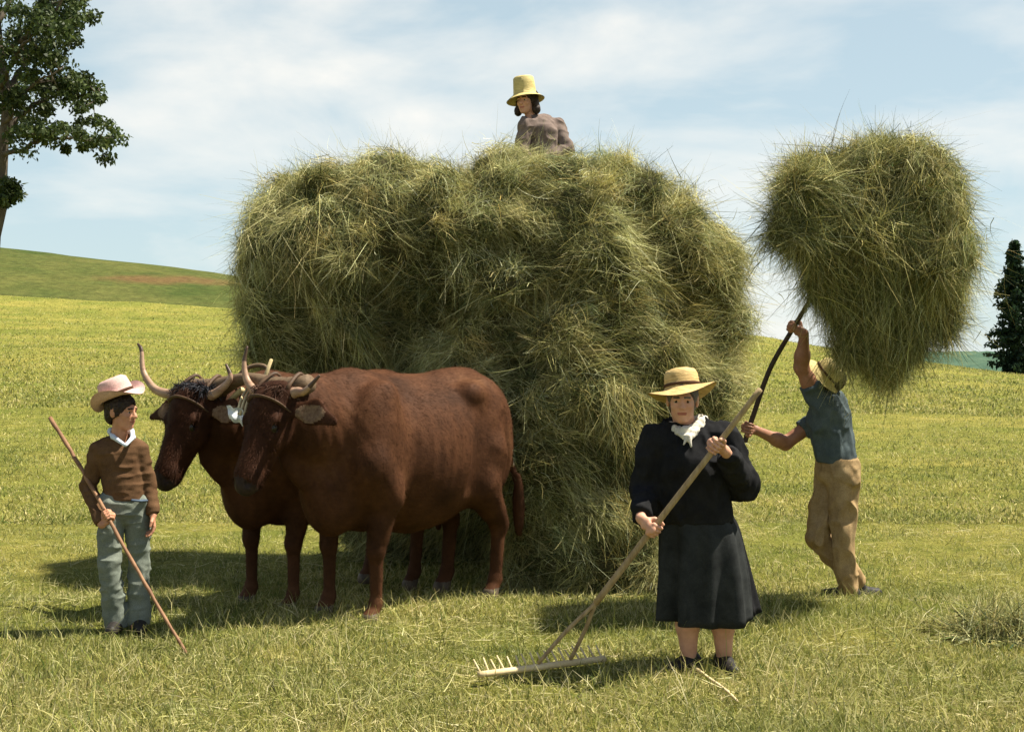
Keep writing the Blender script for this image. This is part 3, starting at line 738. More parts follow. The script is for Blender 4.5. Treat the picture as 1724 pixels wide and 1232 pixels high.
def frame(f, up=(0, 0, 1)):
    f = nrm(f); l = nrm(np.cross(up, f)); return f, l, np.cross(f, l)
def head(s, c, fd, up=(0, 0, 1), k=1.0, female=False):
    f, l, u = frame(fd, up); ax = (f, l, u)
    q = lambda a, b_, e: c+k*(f*a+l*b_+u*e)
    r = lambda *v: A(*v)*k
    s.ell(q(-.012, 0, .032), r(.094, .075, .086), .02, ax)
    s.ell(q(.03, 0, -.03), r(.066, .060, .082), .025, ax)
    s.ell(q(.022, 0, -.066), r(.055, .056, .042), .02, ax)
    s.ell(q(.060, 0, -.094), r(.028, .030, .022), .02, ax)
    s.cone(q(.078, .030, .024), q(.078, -.030, .024), .017*k, .017*k, .012)
    s.cone(q(.086, 0, .016), q(.110, 0, -.024), .009*k, .0125*k, .010)
    for y in (-1, 1):
        s.ell(q(.102, .011*y, -.027), r(.010, .008, .008), .006, ax)
        s.ell(q(.064, .039*y, -.022), r(.024, .022, .022), .015, ax)
        s.ell(q(.100, .031*y, .004), r(.020, .019, .0125), .008, ax, 'sub')
        s.ell(q(.0735, .031*y, .004), r(.0135, .0135, .0125), .003, ax)
        s.cone(q(.084, .015*y, .0155), q(.078, .046*y, .0125), .006*k, .005*k, .006)
        s.ell(q(-.010, .078*y, -.004), r(.022, .011, .034), .008, ax)
        s.ell(q(-.002, .090*y, -.002), r(.011, .007, .018), .005, ax, 'sub')
    s.cone(q(.086, .017, -.0525), q(.086, -.017, -.0525), .0075*k, .0075*k, .006)
    s.cone(q(.083, .015, -.0655), q(.083, -.015, -.0655), .0085*k, .0085*k, .006)
    s.cone(q(.098, .022, -.059), q(.098, -.022, -.059), .0032*k, .0032*k, .004, mode='sub')
    return q
def head_mats(c, q, mi, k, lip=3):
    for y in (-1, 1):
        e = q(.0735, .031*y, .004); d = np.linalg.norm(c-e, axis=1)
        mi[(d < .0140*k) & (np.abs((c-e)@(q(0, 0, 1)-q(0, 0, 0)))/k < .0058*k)] = 1
        mi[np.linalg.norm(c-q(.088, .031*y, .004), axis=1) < .0072*k] = 2
        a, b_ = q(.094, .016*y, .0275), q(.086, .046*y, .026)
        t = np.clip(((c-a)@(b_-a))/((b_-a)@(b_-a)), 0, 1); mi[np.linalg.norm(c-a-t[:, None]*(b_-a), axis=1) < .0062*k] = 4
    a, b_ = q(.092, .020, -.059), q(.092, -.020, -.059)
    t = np.clip(((c-a)@(b_-a))/((b_-a)@(b_-a)), 0, 1); mi[np.linalg.norm(c-a-t[:, None]*(b_-a), axis=1) < .0078*k] = lip
def grip(s, c, u, n, f, k=1.0, pr=.016):
    """five fingers closed round a pole at c; u towards the thumb side, n from palm to pole, f across; returns the wrist"""
    u, f = nrm(u), nrm(f); f = nrm(f-u*(f@u)); n0 = np.cross(f, u); n = n0 if n0@n > 0 else -n0
    g = pr-.016
    q = lambda a, b_, e: c+k*(f*a+u*b_+n*e)
    s.cone(q(-.045, .004, -.040-g), q(.018, .002, -.034-g), .027*k, .027*k, .01, flat=(n, .55))
    s.cone(q(.012, .030, -.033-g), q(.012, -.028, -.033-g), .0125*k, .0115*k, .008)
    s.cone(q(-.03, .022, -.034-g), q(-.03, -.02, -.034-g), .014*k, .014*k, .01)
    for o, L, r in ((.031, 1.0, .0094), (.0105, 1.08, .0096), (-.010, 1.02, .0092), (-.029, .85, .0080)):
        p0, p1, p2, p3 = q(.014, o, -.034-g), q((.034+g)*L, o*1.02, -.012), q((.030+g)*L, o*1.02, .016+g), q(.002, o, (.028+g)*L)
        p4 = q(-.018*L, o*.98, .018+g)
        s.cone(p0, p1, r*1.12*k, r*1.1*k, .004); s.cone(p1, p2, r*1.08*k, r*k, .003); s.cone(p2, p3, r*k, r*.95*k, .003); s.cone(p3, p4, r*.93*k, r*.8*k, .003)
    t0, t1, t2, t3 = q(-.038, .022, -.026-g), q(-.022, .048, -.010), q(.0, .056, .012+g), q(.018, .050, .026+g)
    s.cone(t0, t1, .016*k, .0125*k, .008); s.cone(t1, t2, .0118*k, .0108*k, .003); s.cone(t2, t3, .0105*k, .0088*k, .003)
    return q(-.075, .004, -.040-g)
def open_hand(s, w, f, n, th, k=1.0):
    """relaxed hanging hand: f finger direction, n palm normal, th thumb side"""
    f = nrm(f); th = nrm(th-f*(th@f)); n0 = np.cross(f, th); n = n0 if n0@n > 0 else -n0
    q = lambda a, b_, e: w+k*(f*a+th*b_+n*e)
    s.cone(q(.012, 0, 0), q(.075, .002, 0), .026*k, .035*k, .01, flat=(n, .42))
    for o, L, r, a in ((.027, .9, .0090, .25), (.009, 1.0, .0092, .38), (-.009, .95, .0088, .48), (-.026, .76, .0078, .6)):
        p = q(.078, o, 0); d = a
        for sl, rr in ((.040, 1.1), (.026, 1.0), (.020, .9)):
            nx = p+k*L*sl*(f*math.cos(d)+n*math.sin(d)+th*o*1.2); s.cone(p, nx, r*rr*k, r*rr*.93*k, .003); p = nx; d += .38
    s.cone(q(.022, .020, .006), q(.050, .047, .016), .0145*k, .0118*k, .008); s.cone(q(.050, .047, .016), q(.078, .052, .026), .0112*k, .0088*k, .003)
def finish(s, name, mats, root=None, loc=None, mfn=None, wr=0., wsc=14, seed=0, smooth=1, sq=(1, 1, 1)):
    V, Q = s.mesh(smooth)
    if wr:
        N = vnormals(V, Q); p = V*A(*sq)
        w_ = np.stack([vnoise(p*wsc*.5, seed), vnoise(p*wsc*.5, seed+1), vnoise(p*wsc*.5, seed+2)], 1)*.35
        r = 1-np.abs(vnoise((p+w_*.12)*wsc, seed+3))*2
        fade = np.clip((V[:, 2]-V[:, 2].min())/.07, .15, 1)
        V = V+N*(wr*fade*(r+.5*vnoise(p*wsc*2.3, seed+5)))[:, None]
    mi = None
    if mfn: mi = np.zeros(len(Q), int); mfn(V[Q].mean(1), mi)
    o = mesh_np(name, rel(V, loc), Q, mats, parent=root, midx=mi)
    if root is None: o.location = tuple(loc)
    return o
def lathe(c, axis, fwd, prof, oval=1.1, wav=lambda a, r: 0*a, n=48):
    ax = nrm(axis); f = nrm(np.asarray(fwd)-ax*np.dot(fwd, ax)); l = np.cross(ax, f); a = np.arange(n)*2*math.pi/n
    V = []
    for r, z in prof:
        rr = r; V.append(c+(np.cos(a)*rr*oval)[:, None]*f+(np.sin(a)*rr)[:, None]*l+(z+wav(a, r))[:, None]*ax)
    V = np.concatenate(V); F = []
    for q in range(len(prof)-1):
        for i in range(n): j = (i+1) % n; F.append((q*n+i, q*n+j, (q+1)*n+j, (q+1)*n+i))
    return V, np.array(F)
def straw_mat(name, c0, c1, ring=160):
    m, nt, b = newmat(name)
    n = noise_tex(nt, 9, 5, .7); w_ = noise_tex(nt, 60, 3, .6, stretch=(.4, .4, 4))
    c = mixc(nt, .6, ramp(nt, n, [(.3, c0), (.7, c1)]), ramp(nt, w_, [(.3, (.55, .5, .4)), (.65, (1.3, 1.3, 1.3))]), 'MULTIPLY')
    nt.links.new(c, b.inputs['Base Color']); b.inputs['Roughness'].default_value = .7; b.inputs['Specular IOR Level'].default_value = .25
    bump(nt, b, w_, .8, .006); return m
m_straw = straw_mat('woven_straw', (.42, .28, .10), (.62, .45, .20))
m_straw2 = straw_mat('greenish_straw', (.44, .35, .12), (.60, .50, .22))
m_felt = cloth('pale_pink_felt', (.50, .31, .27), (.66, .46, .41), 120)
m_band = cloth('brown_hat_band', (.05, .028, .016), (.09, .05, .03))
def hat(name, c, axis, fwd, prof, mat, root, loc, oval=1.1, wav=lambda a, r: 0*a, th=.004, band=None):
    inner = [(max(r-th, .0005), z-th) for r, z in prof[::-1]]
    V, F = lathe(c, axis, fwd, prof+inner, oval, wav)
    o = mesh_np(name, rel(V, loc), F[:, ::-1], mat, parent=root)
    if band:
        V, F = lathe(c, axis, fwd, [(band[0]+.001, band[1]), (band[0]+.0045, band[1]+.001), (band[2]+.0045, band[3]), (band[2]+.001, band[3]+.001)], oval, wav)
        mesh_np('hat_band', rel(V, loc), F[:, ::-1], m_band, parent=o)
    return o
def shoe(s, ank, toe, k=1.0):
    a = A(*ank); d = nrm(A(toe[0], toe[1], 0)); z0 = a[2]
    fl = a-A(0, 0, z0-float(gz(a[0], a[1])))
    b0 = fl+A(0, 0, .036*k)
    s.cone(b0-d*.045*k, b0+d*.05*k, .047*k, .047*k, .02); s.cone(b0+d*.03*k, b0+d*.15*k-A(0, 0, .006), .050*k, .039*k, .02)
    s.cone(b0-d*.02*k+A(0, 0, .03), a+A(0, 0, .0), .047*k, .047*k, .02)
    s.cut(fl+A(0, 0, .004), (0, 0, -1))
def bb(*pts, m=.3):
    p = np.array(pts); return p.min(0)-m, p.max(0)+m

# ------------------------------------------------ the woman with the rake
YW = 7.05
def rk(px):  # point of the rake handle
    a, b_ = P(1280, 655, 6.62), P(911, 1134, 6.98)
    lo, hi = 0., 1.
    for _ in range(40):
        t = (lo+hi)/2; p = a+(b_-a)*t; x = CX+F_PX*p[0]/p[1]
        if x > px: lo = t
        else: hi = t
    return a+(b_-a)*t
ru = nrm(rk(1280)-rk(911))                       # up the handle
def woman():
    g = lambda a, b_, d=0: P(a, b_, YW+d)
    loc = g(1192, 1130); loc[2] = 0
    hc = g(1149, 674, -.02); fd = nrm((-.16, -1, -.10)); neck = g(1157, 722, .03)
    shR, shL = g(1104, 742, .02), g(1219, 738, .02)
    elR, elL = g(1088, 826, .06), g(1252, 817, .02)
    pel, wai, che = g(1172, 890, .05), g(1166, 835, .03), g(1161, 775, .02)
    hR, hL = g(1147, 900, .05), g(1203, 900, .05); kR, kL = g(1156, 1020, .02), g(1216, 1020, .02); aR, aL = g(1160, 1108, .03), g(1219, 1106, .03)
    fn = A(-.12, -1, 0)
    s = Sdf(loc+A(-.50, -.62, -.02), loc+A(.40, .30, 1.68), .0038)
    q = head(s, hc, fd, k=1.0)
    s.cone(hc+A(0, .02, -.07), neck+A(0, 0, -.03), .056, .062, .02)
    s.cone(pel, wai, .15, .14, .05, flat=(fn, .8)); s.cone(wai, che, .14, .15, .05, flat=(fn, .8)); s.cone(shR, shL, .06, .06, .05)
    pR, pL = rk(1099), rk(1205)
    # her right hand below, her left hand above
    fR = nrm(A(.75, -.55, .3)); wR = grip(s, pR, ru, A(-.2, .2, -1.0), fR, .98)
    wL = grip(s, pL, ru, A(.3, -.2, -1.), nrm(A(-.75, -.25, .55)), .98)
    for sh, el, wr_ in ((shR, elR, wR), (shL, elL, wL)):
        s.cone(sh, el, .052, .043, .02); s.cone(el, wr_, .043, .027, .02)
    for h_, k_, a_ in ((hR, kR, aR), (hL, kL, aL)):
        s.cone(h_, k_, .085, .062, .03)
        c_ = k_+(a_-k_)*.36
        s.cone(k_, c_, .058, .061, .03); s.cone(c_, a_, .061, .041, .03); s.cone(a_-A(0, 0, .02), a_+A(-.02, -.07, -.06), .030, .022, .02)
    def mf(c, mi): head_mats(c, q, mi, 1.0)
    o = finish(s, 'person', [m_skin_f, m_white, m_iris, m_lip, m_greyhair], None, loc, mf)
    tag(o, 'person in straw hat and black dress holding a wooden hay rake', 'person', 'people haymaking')
    # dark dress: shawl-like jacket with sleeves
    m_black = cloth('black_cotton', (.009, .009, .0095), (.022, .022, .023), 200)
    m_black2 = cloth('faded_black_cotton', (.013, .014, .014), (.040, .043, .042), 200)
    s = Sdf(loc+A(-.52, -.45, .60), loc+A(.46, .40, 1.48), .0058)
    s.cone(g(1174, 885, .05), wai, .192, .180, .05, flat=(fn, .78)); s.cone(wai, che, .178, .182, .05, flat=(fn, .8))
    s.ell(che+A(.0, -.05, -.04), (.17, .115, .12), .09)
    s.cone(shR+A(.03, 0, -.0), shL-A(.03, 0, -.0), .075, .078, .06); s.cone(g(1130, 728, .03), g(1188, 726, .03), .07, .07, .04)
    s.cut(g(1174, 880, .05)+A(0, 0, .01), (0, 0, -1))
    for sh, el, wr_, e2 in ((shR, elR, wR, 1), (shL, elL, wL, 1)):
        s.cone(sh, el, .083, .073, .05); s.cone(el, el+(wr_-el)*.9, .074, .05, .03, cap=True)
    s.cone(g(1103, 760, .02), g(1094, 870, .06), .06, .07, .05)
    finish(s, 'jacket', m_black, o, loc, None, .015, 10, 3, sq=(1.3, 1.3, .8))
    # skirt
    def loft(lv, nf, amp, ph, mat, name, th=.006, a0=0, a1=2*math.pi):
        n = 160; a = a0+(a1-a0)*np.arange(n)/n; V = []
        for j, (c, rx, ry, am) in enumerate(lv):
            r = 1+am*amp*(np.sin(a*nf+ph+1.2*np.sin(a*3+j*.05))*.6+np.sin(a*(nf*1.7)+2*ph+j*.12)*.4)
            V.append(np.stack([c[0]+np.cos(a)*rx*r, c[1]+np.sin(a)*ry*r, np.full(n, c[2])+(.012*np.sin(a*2+1)*am if j == len(lv)-1 else 0)], 1))
        out = np.concatenate(V); ctr = np.concatenate([np.tile(c, (n, 1)) for c, *_ in lv])
        dd = out-ctr; dd /= np.linalg.norm(dd, axis=1)[:, None]
        inn = out-dd*th; m = len(lv); F = []
        for q_ in range(m-1):
            for i in range(n):
                j = (i+1) % n
                F.append((q_*n+i, (q_+1)*n+i, (q_+1)*n+j, q_*n+j)); b0 = m*n; F.append((b0+q_*n+i, b0+q_*n+j, b0+(q_+1)*n+j, b0+(q_+1)*n+i))
        for i in range(n):
            j = (i+1) % n; F.append(((m-1)*n+i, m*n+(m-1)*n+i, m*n+(m-1)*n+j, (m-1)*n+j))
        return mesh_np(name, rel(np.concatenate([out, inn]), loc), np.array(F), mat, parent=o)
    lv = []
    for t in np.linspace(0, 1, 22):
        px = np.interp(t, [0, .3, 1], [1170, 1178, 1188]); py = np.interp(t, [0, 1], [850, 1044])
        hw = np.interp(t, [0, .1, .25, .6, 1], [50, 58, 66, 73, 76])*YW/F_PX
        lv.append((g(px, py, .05), hw, hw*.78, .15+t))
    loft(lv, 6, .19, .7, m_black2, 'dress_skirt')
    lv = []                                    # coat tail hanging behind on her left
    for t in np.linspace(0, 1, 18):
        px = np.interp(t, [0, 1], [1182, 1220]); py = np.interp(t, [0, 1], [850, 1030]); hw = np.interp(t, [0, .2, 1], [44, 56, 63])*YW/F_PX
        lv.append((g(px, py, .16), hw, hw*.55, .1+t))
    loft(lv, 7, .06, 2.1, m_black, 'coat_tail')
    # scarf round the neck with its two ends
    m_scarf = cloth('cream_neckerchief', (.46, .43, .35), (.66, .62, .53), 200)
    s = Sdf(g(1080, 760, -.4), g(1240, 640, .4), .0045)
    s.cone(g(1130, 722, .03), g(1154, 726, -.10), .020, .018, .02); s.cone(g(1154, 726, -.10), g(1182, 714, .03), .018, .022, .02)
    s.cone(g(1132, 716, .06), g(1180, 708, .07), .030, .032, .03)
    s.cone(g(1130, 716, .0), g(1157, 738, -.145), .026, .014, .012, flat=(fn, .6)); s.cone(g(1183, 708, .0), g(1160, 738, -.145), .030, .014, .012, flat=(fn, .6)); s.cone(g(1159, 736, -.145), g(1164, 752, -.16), .013, .005, .008); s.cone(g(1157, 736, -.145), g(1151, 748, -.16), .012, .005, .008)
    s.ell(hc-A(0, 0, .01), (.075, .11, .10), .01, mode='sub')
    finish(s, 'neckerchief', m_scarf, o, loc, None, .006, 26, 9)
    # hair
    s = Sdf(hc-.16, hc+.16, .0042); f, l, u = frame(fd)
    s.ell(hc+f*-.016+u*.034, (.104, .084, .092), .02, (f, l, u)); s.ell(hc-f*.06-u*.03, (.055, .075, .06), .03, (f, l, u))
    s.ell(hc+f*.085-u*.035, (.085, .066, .105), .015, (f, l, u), 'sub')
    finish(s, 'hair', m_greyhair, o, loc, None, .003, 60, 2)
    hat('straw_hat', g(1149, 657, .0), (-.08, .20, 1), fd, [(.186, -.018), (.150, -.004), (.112, .006), (.098, .012), (.094, .045), (.090, .085), (.080, .108), (.055, .117), (.02, .119), (.001, .1195)],
        m_straw, o, loc, 1.0, lambda a, r: -.030*(r > .105)*(r-.105)/.08*np.cos(a*2)*1.0-.012*np.cos(a+1.5)*(r > .105), band=(.0965, .018, .0955, .034))
    for an, ty in ((aR, (-.8, -.75)), (aL, (.15, -1))):
        s = Sdf(an-A(.25, .25, .14), an+A(.25, .25, .10), .005); shoe(s, an+A(0, 0, -.025), ty, .98); finish(s, 'shoe', m_shoe, o, loc)
    return o
woman()

# ------------------------------------------------ the boy
YB = 8.1
def boy_stick(px):
    a, b_ = P(85, 703, 8.34), P(317, 1105, 7.41); t = (px-85)/232.
    lo, hi = 0., 1.
    for _ in range(40):
        t = (lo+hi)/2; p = a+(b_-a)*t
        if CX+F_PX*p[0]/p[1] < px: lo = t
        else: hi = t
    return a+(b_-a)*t
def boy():
    g = lambda a, b_, d=0: P(a, b_, YB+d)
    loc = g(212, 1062); loc[2] = 0
    hc = g(205, 693); fd = nrm((.93, -.36, -.06)); neck = g(200, 732, .02)
    shR, shL = g(166, 758, -.01), g(234, 757, .07); elR, elL = g(149, 818, .03), g(250, 818, .09); wL = g(258, 866, .02)
    pel, wai, che = g(209, 848, .03), g(207, 815, .03), g(201, 775, .03); fn = nrm((.25, -.97, 0))
    hR, hL = g(187, 862, .0), g(230, 862, .06); kR, kL = g(184, 950, -.05), g(235, 952, .05); aR, aL = g(197, 1040, .0), g(232, 1036, .03)
    s = Sdf(loc+A(-.42, -.42, -.02), loc+A(.40, .34, 1.56), .004)
    q = head(s, hc, fd, k=.95); K = .95
    s.cone(hc+A(-.012, .01, -.06), neck+A(0, 0, -.03), .046, .050, .02)
    s.cone(pel, wai, .105, .10, .04, flat=(fn, .75)); s.cone(wai, che, .10, .115, .04, flat=(fn, .7)); s.cone(shR, shL, .045, .045, .04)
    pR = boy_stick(181); us = nrm(boy_stick(85)-boy_stick(317))
    wR = grip(s, pR, us, A(.2, -.5, .2), nrm(A(.9, -.45, -.35)), .9, .012)
    open_hand(s, wL, A(.08, -.12, -1), A(-.8, .3, 0), A(.35, -1, -.1), .92)
    for sh, el, wr_ in ((shR, elR, wR), (shL, elL, wL)):
        s.cone(sh, el, .042, .036, .02); s.cone(el, wr_, .036, .024, .02)
    for h_, k_, a_ in ((hR, kR, aR), (hL, kL, aL)):
        s.cone(h_, k_, .07, .05, .03); s.cone(k_, a_, .05, .032, .02); s.cone(a_-A(0, 0, .02), a_+A(-.005, -.07, -.055), .026, .02, .02)
    o = finish(s, 'person', [m_skin_b, m_white, m_iris, m_lip, m_hair], None, loc, lambda c, mi: head_mats(c, q, mi, K))
    tag(o, 'person in pink hat, brown jumper and grey-green trousers with a long stick', 'person', 'people haymaking')
    m_knit = cloth('brown_knit', (.075, .040, .020), (.135, .076, .040), 150)
    s = Sdf(loc+A(-.42, -.34, .66), loc+A(.36, .40, 1.34), .005)
    s.cone(g(209, 840, .03), wai, .124, .118, .03, flat=(fn, .78)); s.cone(wai, che, .118, .128, .03, flat=(fn, .76)); s.cone(shR+A(.02, 0, 0), shL-A(.02, 0, 0), .056, .056, .05)
    s.cone(g(186, 745, .02), g(216, 744, .05), .05, .05, .04)
    s.ell(g(206, 735, -.06), (.052, .09, .062), .01, mode='sub')
    s.cut(g(209, 840, .03), (0, 0, -1))
    for sh, el, wr_ in ((shR, elR, wR), (shL, elL, wL)):
        s.cone(sh, el, .057, .049, .015); s.cone(el, el+(wr_-el)*.86, .050, .036, .012); s.cone(el+(wr_-el)*.82, el+(wr_-el)*.96, .040, .036, .01, cap=True)
    finish(s, 'jumper', m_knit, o, loc, None, .006, 10, 21, sq=(1, 1, 1.8))
    m_tr = cloth('grey_green_corduroy', (.125, .145, .118), (.215, .235, .195), 170, dirt=(.08, .085, .07))
    s = Sdf(loc+A(-.26, -.28, .0), loc+A(.26, .3, .90), .005)
    s.cone(hR+A(0, 0, .04), hL+A(0, 0, .04), .092, .092, .04, flat=(fn, .95)); s.cone(pel+A(0, 0, .04), pel-A(0, 0, .03), .106, .118, .03, flat=(fn, .8))
    s.cut(g(209, 826, .03), (0, 0, 1))
    for h_, k_, a_ in ((hR, kR, aR), (hL, kL, aL)):
        s.cone(h_, k_, .083, .064, .012); s.cone(k_, a_-A(0, 0, .052), .063, .074, .012, cap=True)
    finish(s, 'trousers', m_tr, o, loc, None, .008, 12, 31, sq=(1, 1, 1.3))
    # belt end, shirt collar
    V, F = tube([g(222, 842, -.075), g(236, 843, -.045), g(246, 842, .02)], .017, 8, flat=.5); mesh_np('belt', rel(V, loc), F, cloth('blue_grey_belt', (.05, .07, .10), (.09, .12, .16)), parent=o)
    m_col = cloth('pale_blue_collar', (.48, .54, .62), (.66, .70, .76))
    s = Sdf(g(150, 775, -.3), g(260, 690, .3), .0035)
    s.cone(g(187, 727, .05), g(190, 735, -.055), .016, .013, .01); s.cone(g(190, 735, -.055), g(210, 749, -.125), .014, .010, .01); s.cone(g(222, 727, .05), g(224, 736, -.045), .015, .013, .01); s.cone(g(224, 736, -.045), g(212, 749, -.125), .013, .010, .01)
    s.cone(g(187, 726, .05), g(220, 726, .07), .022, .022, .015)
    s.ell(neck+A(0, 0, .02), (.05, .05, .1), .004, mode='sub')
    finish(s, 'collar', m_col, o, loc, None, .002, 40, 7)
    s = Sdf(hc-.16, hc+.16, .004); f, l, u = frame(fd); ax = (f, l, u)
    s.ell(hc-f*.016+u*.034, (.101, .081, .090), .02, ax); s.ell(hc-f*.055-u*.035, (.05, .066, .055), .03, ax)
    for y in (-1, 1): s.cone(hc+f*.02+l*.068*y+u*.03, hc+f*.015+l*.068*y-u*.018, .018, .010, .01)
    s.ell(hc+f*.088-u*.045, (.080, .07, .095), .012, ax, 'sub'); s.ell(hc+f*.03-u*.08, (.09, .09, .055), .01, ax, 'sub')
    finish(s, 'hair', m_hair, o, loc, None, .004, 50, 2)
    hat('felt_hat', g(199, 668, .0), nrm((-.42, -.05, 1)), fd, [(.158, .004), (.135, -.002), (.110, .002), (.096, .012), (.093, .06), (.086, .105), (.064, .122), (.03, .115), (.001, .110)],
        m_felt, o, loc, 1.14, lambda a, r: (r > .1)*(r-.1)/.058*(.062*np.abs(np.sin(a))**1.5-.045*np.cos(a)**2), th=.005, band=(.0945, .014, .0935, .030))
    for an, ty in ((aR, (.05, -1)), (aL, (.45, -1))):
        s = Sdf(an-A(.22, .22, .14), an+A(.22, .22, .10), .005); shoe(s, an+A(0, 0, -.01), ty, .95); finish(s, 'shoe', m_shoe, o, loc)
    return pR
boy()

# ------------------------------------------------ the man with the fork
YM = 9.50
fork_line = [P(1254, 744, YM-.06), P(1268, 700, YM-.07), P(1296, 622, YM-.10), P(1332, 558, YM-.16), P(1362, 508, YM-.28), P(1400, 440, YM-.48)]
fk = spline(fork_line, 60)
def man():
    g = lambda a, b_, d=0: P(a, b_, YM+d)
    loc = g(1430, 1010); loc[2] = float(gz(loc[0], loc[1]))
    hc = g(1394, 640, .02); fd = nrm((-.75, .45, .55)); neck = g(1398, 668, .02)
    shL, shR = g(1374, 668, -.08), g(1400, 690, .16)       # raised arm, lower arm
    elL, elR = g(1349, 618, -.12), g(1322, 746, .14)
    pel, wai, che = g(1411, 788, .02), g(1404, 748, .02), g(1395, 706, .02); fn = nrm((-.75, .6, 0))
    hN, hF = g(1420, 802, -.05), g(1396, 804, .10); kN, kF = g(1419, 900, -.06), g(1378, 905, .06); aN, aF = g(1428, 992, -.02), g(1446, 978, .16)
    s = Sdf(loc+A(-.85, -.42, -.03), loc+A(.32, .50, 2.02), .0045)
    q = head(s, hc, fd, up=nrm((.5, -.3, .8)), k=1.0)
    s.cone(hc+A(.01, 0, -.05), neck+A(0, 0, -.03), .06, .066, .02)
    s.cone(pel, wai, .14, .125, .04, flat=(fn, .75)); s.cone(wai, che, .125, .15, .04, flat=(fn, .7)); s.cone(shL+A(.03, 0, -.05), shR, .06, .06, .05)
    up_ = fk[1:]-fk[:-1]
    def at(px):
        x = CX+F_PX*fk[:, 0]/fk[:, 1]; i = int(np.argmin(np.abs(x-px))); return fk[i], nrm(fk[min(i+1, 59)]-fk[max(i-1, 0)])
    pL, uL = at(1335); pR, uR = at(1261)
    wL = grip(s, pL, uL, A(-1, .1, .3), nrm(A(-.25, -.3, 1.0)), 1.08, .018)
    wR = grip(s, pR, -uR, A(0, -1, -.2), nrm(A(-1, -.2, .1)), 1.08, .018)
    s.cone(shL, elL, .056, .050, .03); s.ell(shL+(elL-shL)*.5, (.056, .056, .07), .03); s.cone(elL, elL+(wL-elL)*.35, .050, .052, .03); s.cone(elL+(wL-elL)*.3, wL, .052, .032, .03)
    s.cone(shR, elR, .058, .050, .03); s.cone(elR, elR+(wR-elR)*.3, .048, .049, .03); s.cone(elR+(wR-elR)*.25, wR, .049, .031, .03)
    for h_, k_, a_ in ((hN, kN, aN), (hF, kF, aF)):
        s.cone(h_, k_, .085, .058, .03); s.cone(k_, a_, .056, .038, .02); s.cone(a_, a_+A(-.08, .02, -.05), .036, .03, .02)
    o = finish(s, 'person', [m_skin_m, m_white, m_iris, m_lip, m_hair], None, loc, lambda c, mi: head_mats(c, q, mi, 1.0))
    tag(o, 'person in blue-grey shirt seen from behind, heaving hay up on a fork', 'person', 'people haymaking')
    m_sh = cloth('blue_grey_shirt', (.050, .068, .075), (.095, .118, .122), 180, dirt=(.035, .045, .05))
    s = Sdf(loc+A(-.62, -.42, .85), loc+A(.32, .55, 1.92), .0055)
    s.cone(g(1409, 782, .02), wai, .162, .155, .05, flat=(fn, .80)); s.cone(wai, che, .155, .178, .05, flat=(fn, .76)); s.cone(che, g(1396, 688, .03), .175, .14, .05, flat=(fn, .76))
    s.cone(shL+A(.05, 0, -.06), shR, .082, .085, .06); s.cone(g(1384, 680, -.02), g(1404, 676, .08), .07, .07, .05)
    s.cut(g(1409, 780, .02), A(-.1, .0, -1))
    s.cone(shL, shL+(elL-shL)*.42, .076, .070, .03, cap=True); s.cone(shR, shR+(elR-shR)*.62, .078, .072, .03, cap=True)
    finish(s, 'shirt', m_sh, o, loc, None, .013, 9, 41, sq=(1.3, 1.3, .8))
    m_pt = cloth('ochre_canvas', (.24, .155, .070), (.42, .30, .16), 160, dirt=(.14, .085, .035))
    s = Sdf(loc+A(-.38, -.32, .0), loc+A(.32, .50, 1.10), .0055)
    s.cone(hN+A(0, 0, .06), hF+A(0, 0, .06), .112, .112, .05); s.cone(pel+A(0, 0, .05), pel-A(0, 0, .06), .142, .150, .05, flat=(fn, .85))
    s.ell(g(1428, 800, -.06), (.085, .12, .11), .05)
    s.cut(g(1409, 772, .02), (0, 0, 1))
    for h_, k_, a_ in ((hN, kN, aN), (hF, kF, aF)):
        s.cone(h_, k_, .112, .082, .012); s.cone(k_, a_-A(0, 0, .02), .080, .070, .012, cap=True)
    finish(s, 'trousers', m_pt, o, loc, None, .016, 8, 51, sq=(1.4, 1.4, .7))
    s = Sdf(hc-.16, hc+.16, .0045); u0 = nrm((.5, -.3, .8)); f, l, u = frame(fd, u0); ax = (f, l, u)
    s.ell(hc-f*.018+u*.034, (.102, .083, .091), .02, ax); s.ell(hc-f*.055-u*.03, (.05, .07, .06), .03, ax); s.ell(hc+f*.085-u*.04, (.085, .075, .10), .012, ax, 'sub')
    finish(s, 'hair', m_hair, o, loc, None, .004, 50, 2)
    hat('straw_hat', g(1390, 631, -.015), nrm((.70, -.34, .62)), A(-.6, .2, .7), [(.148, -.030), (.128, -.014), (.110, .0), (.100, .012), (.097, .05), (.090, .085), (.070, .104), (.03, .110), (.001, .111)],
        m_straw2, o, loc, 1.06, lambda a, r: .012*np.cos(a*2+.5)*(r > .11), band=(.0985, .016, .0975, .032))
    for an, ty in ((aN, (-.75, .2)), (aF, (.8, .25))):
        s = Sdf(an-A(.25, .25, .2), an+A(.25, .25, .12), .0055); shoe(s, an+A(0, 0, -.035), ty, 1.02); finish(s, 'shoe', m_shoe, o, loc)
man()

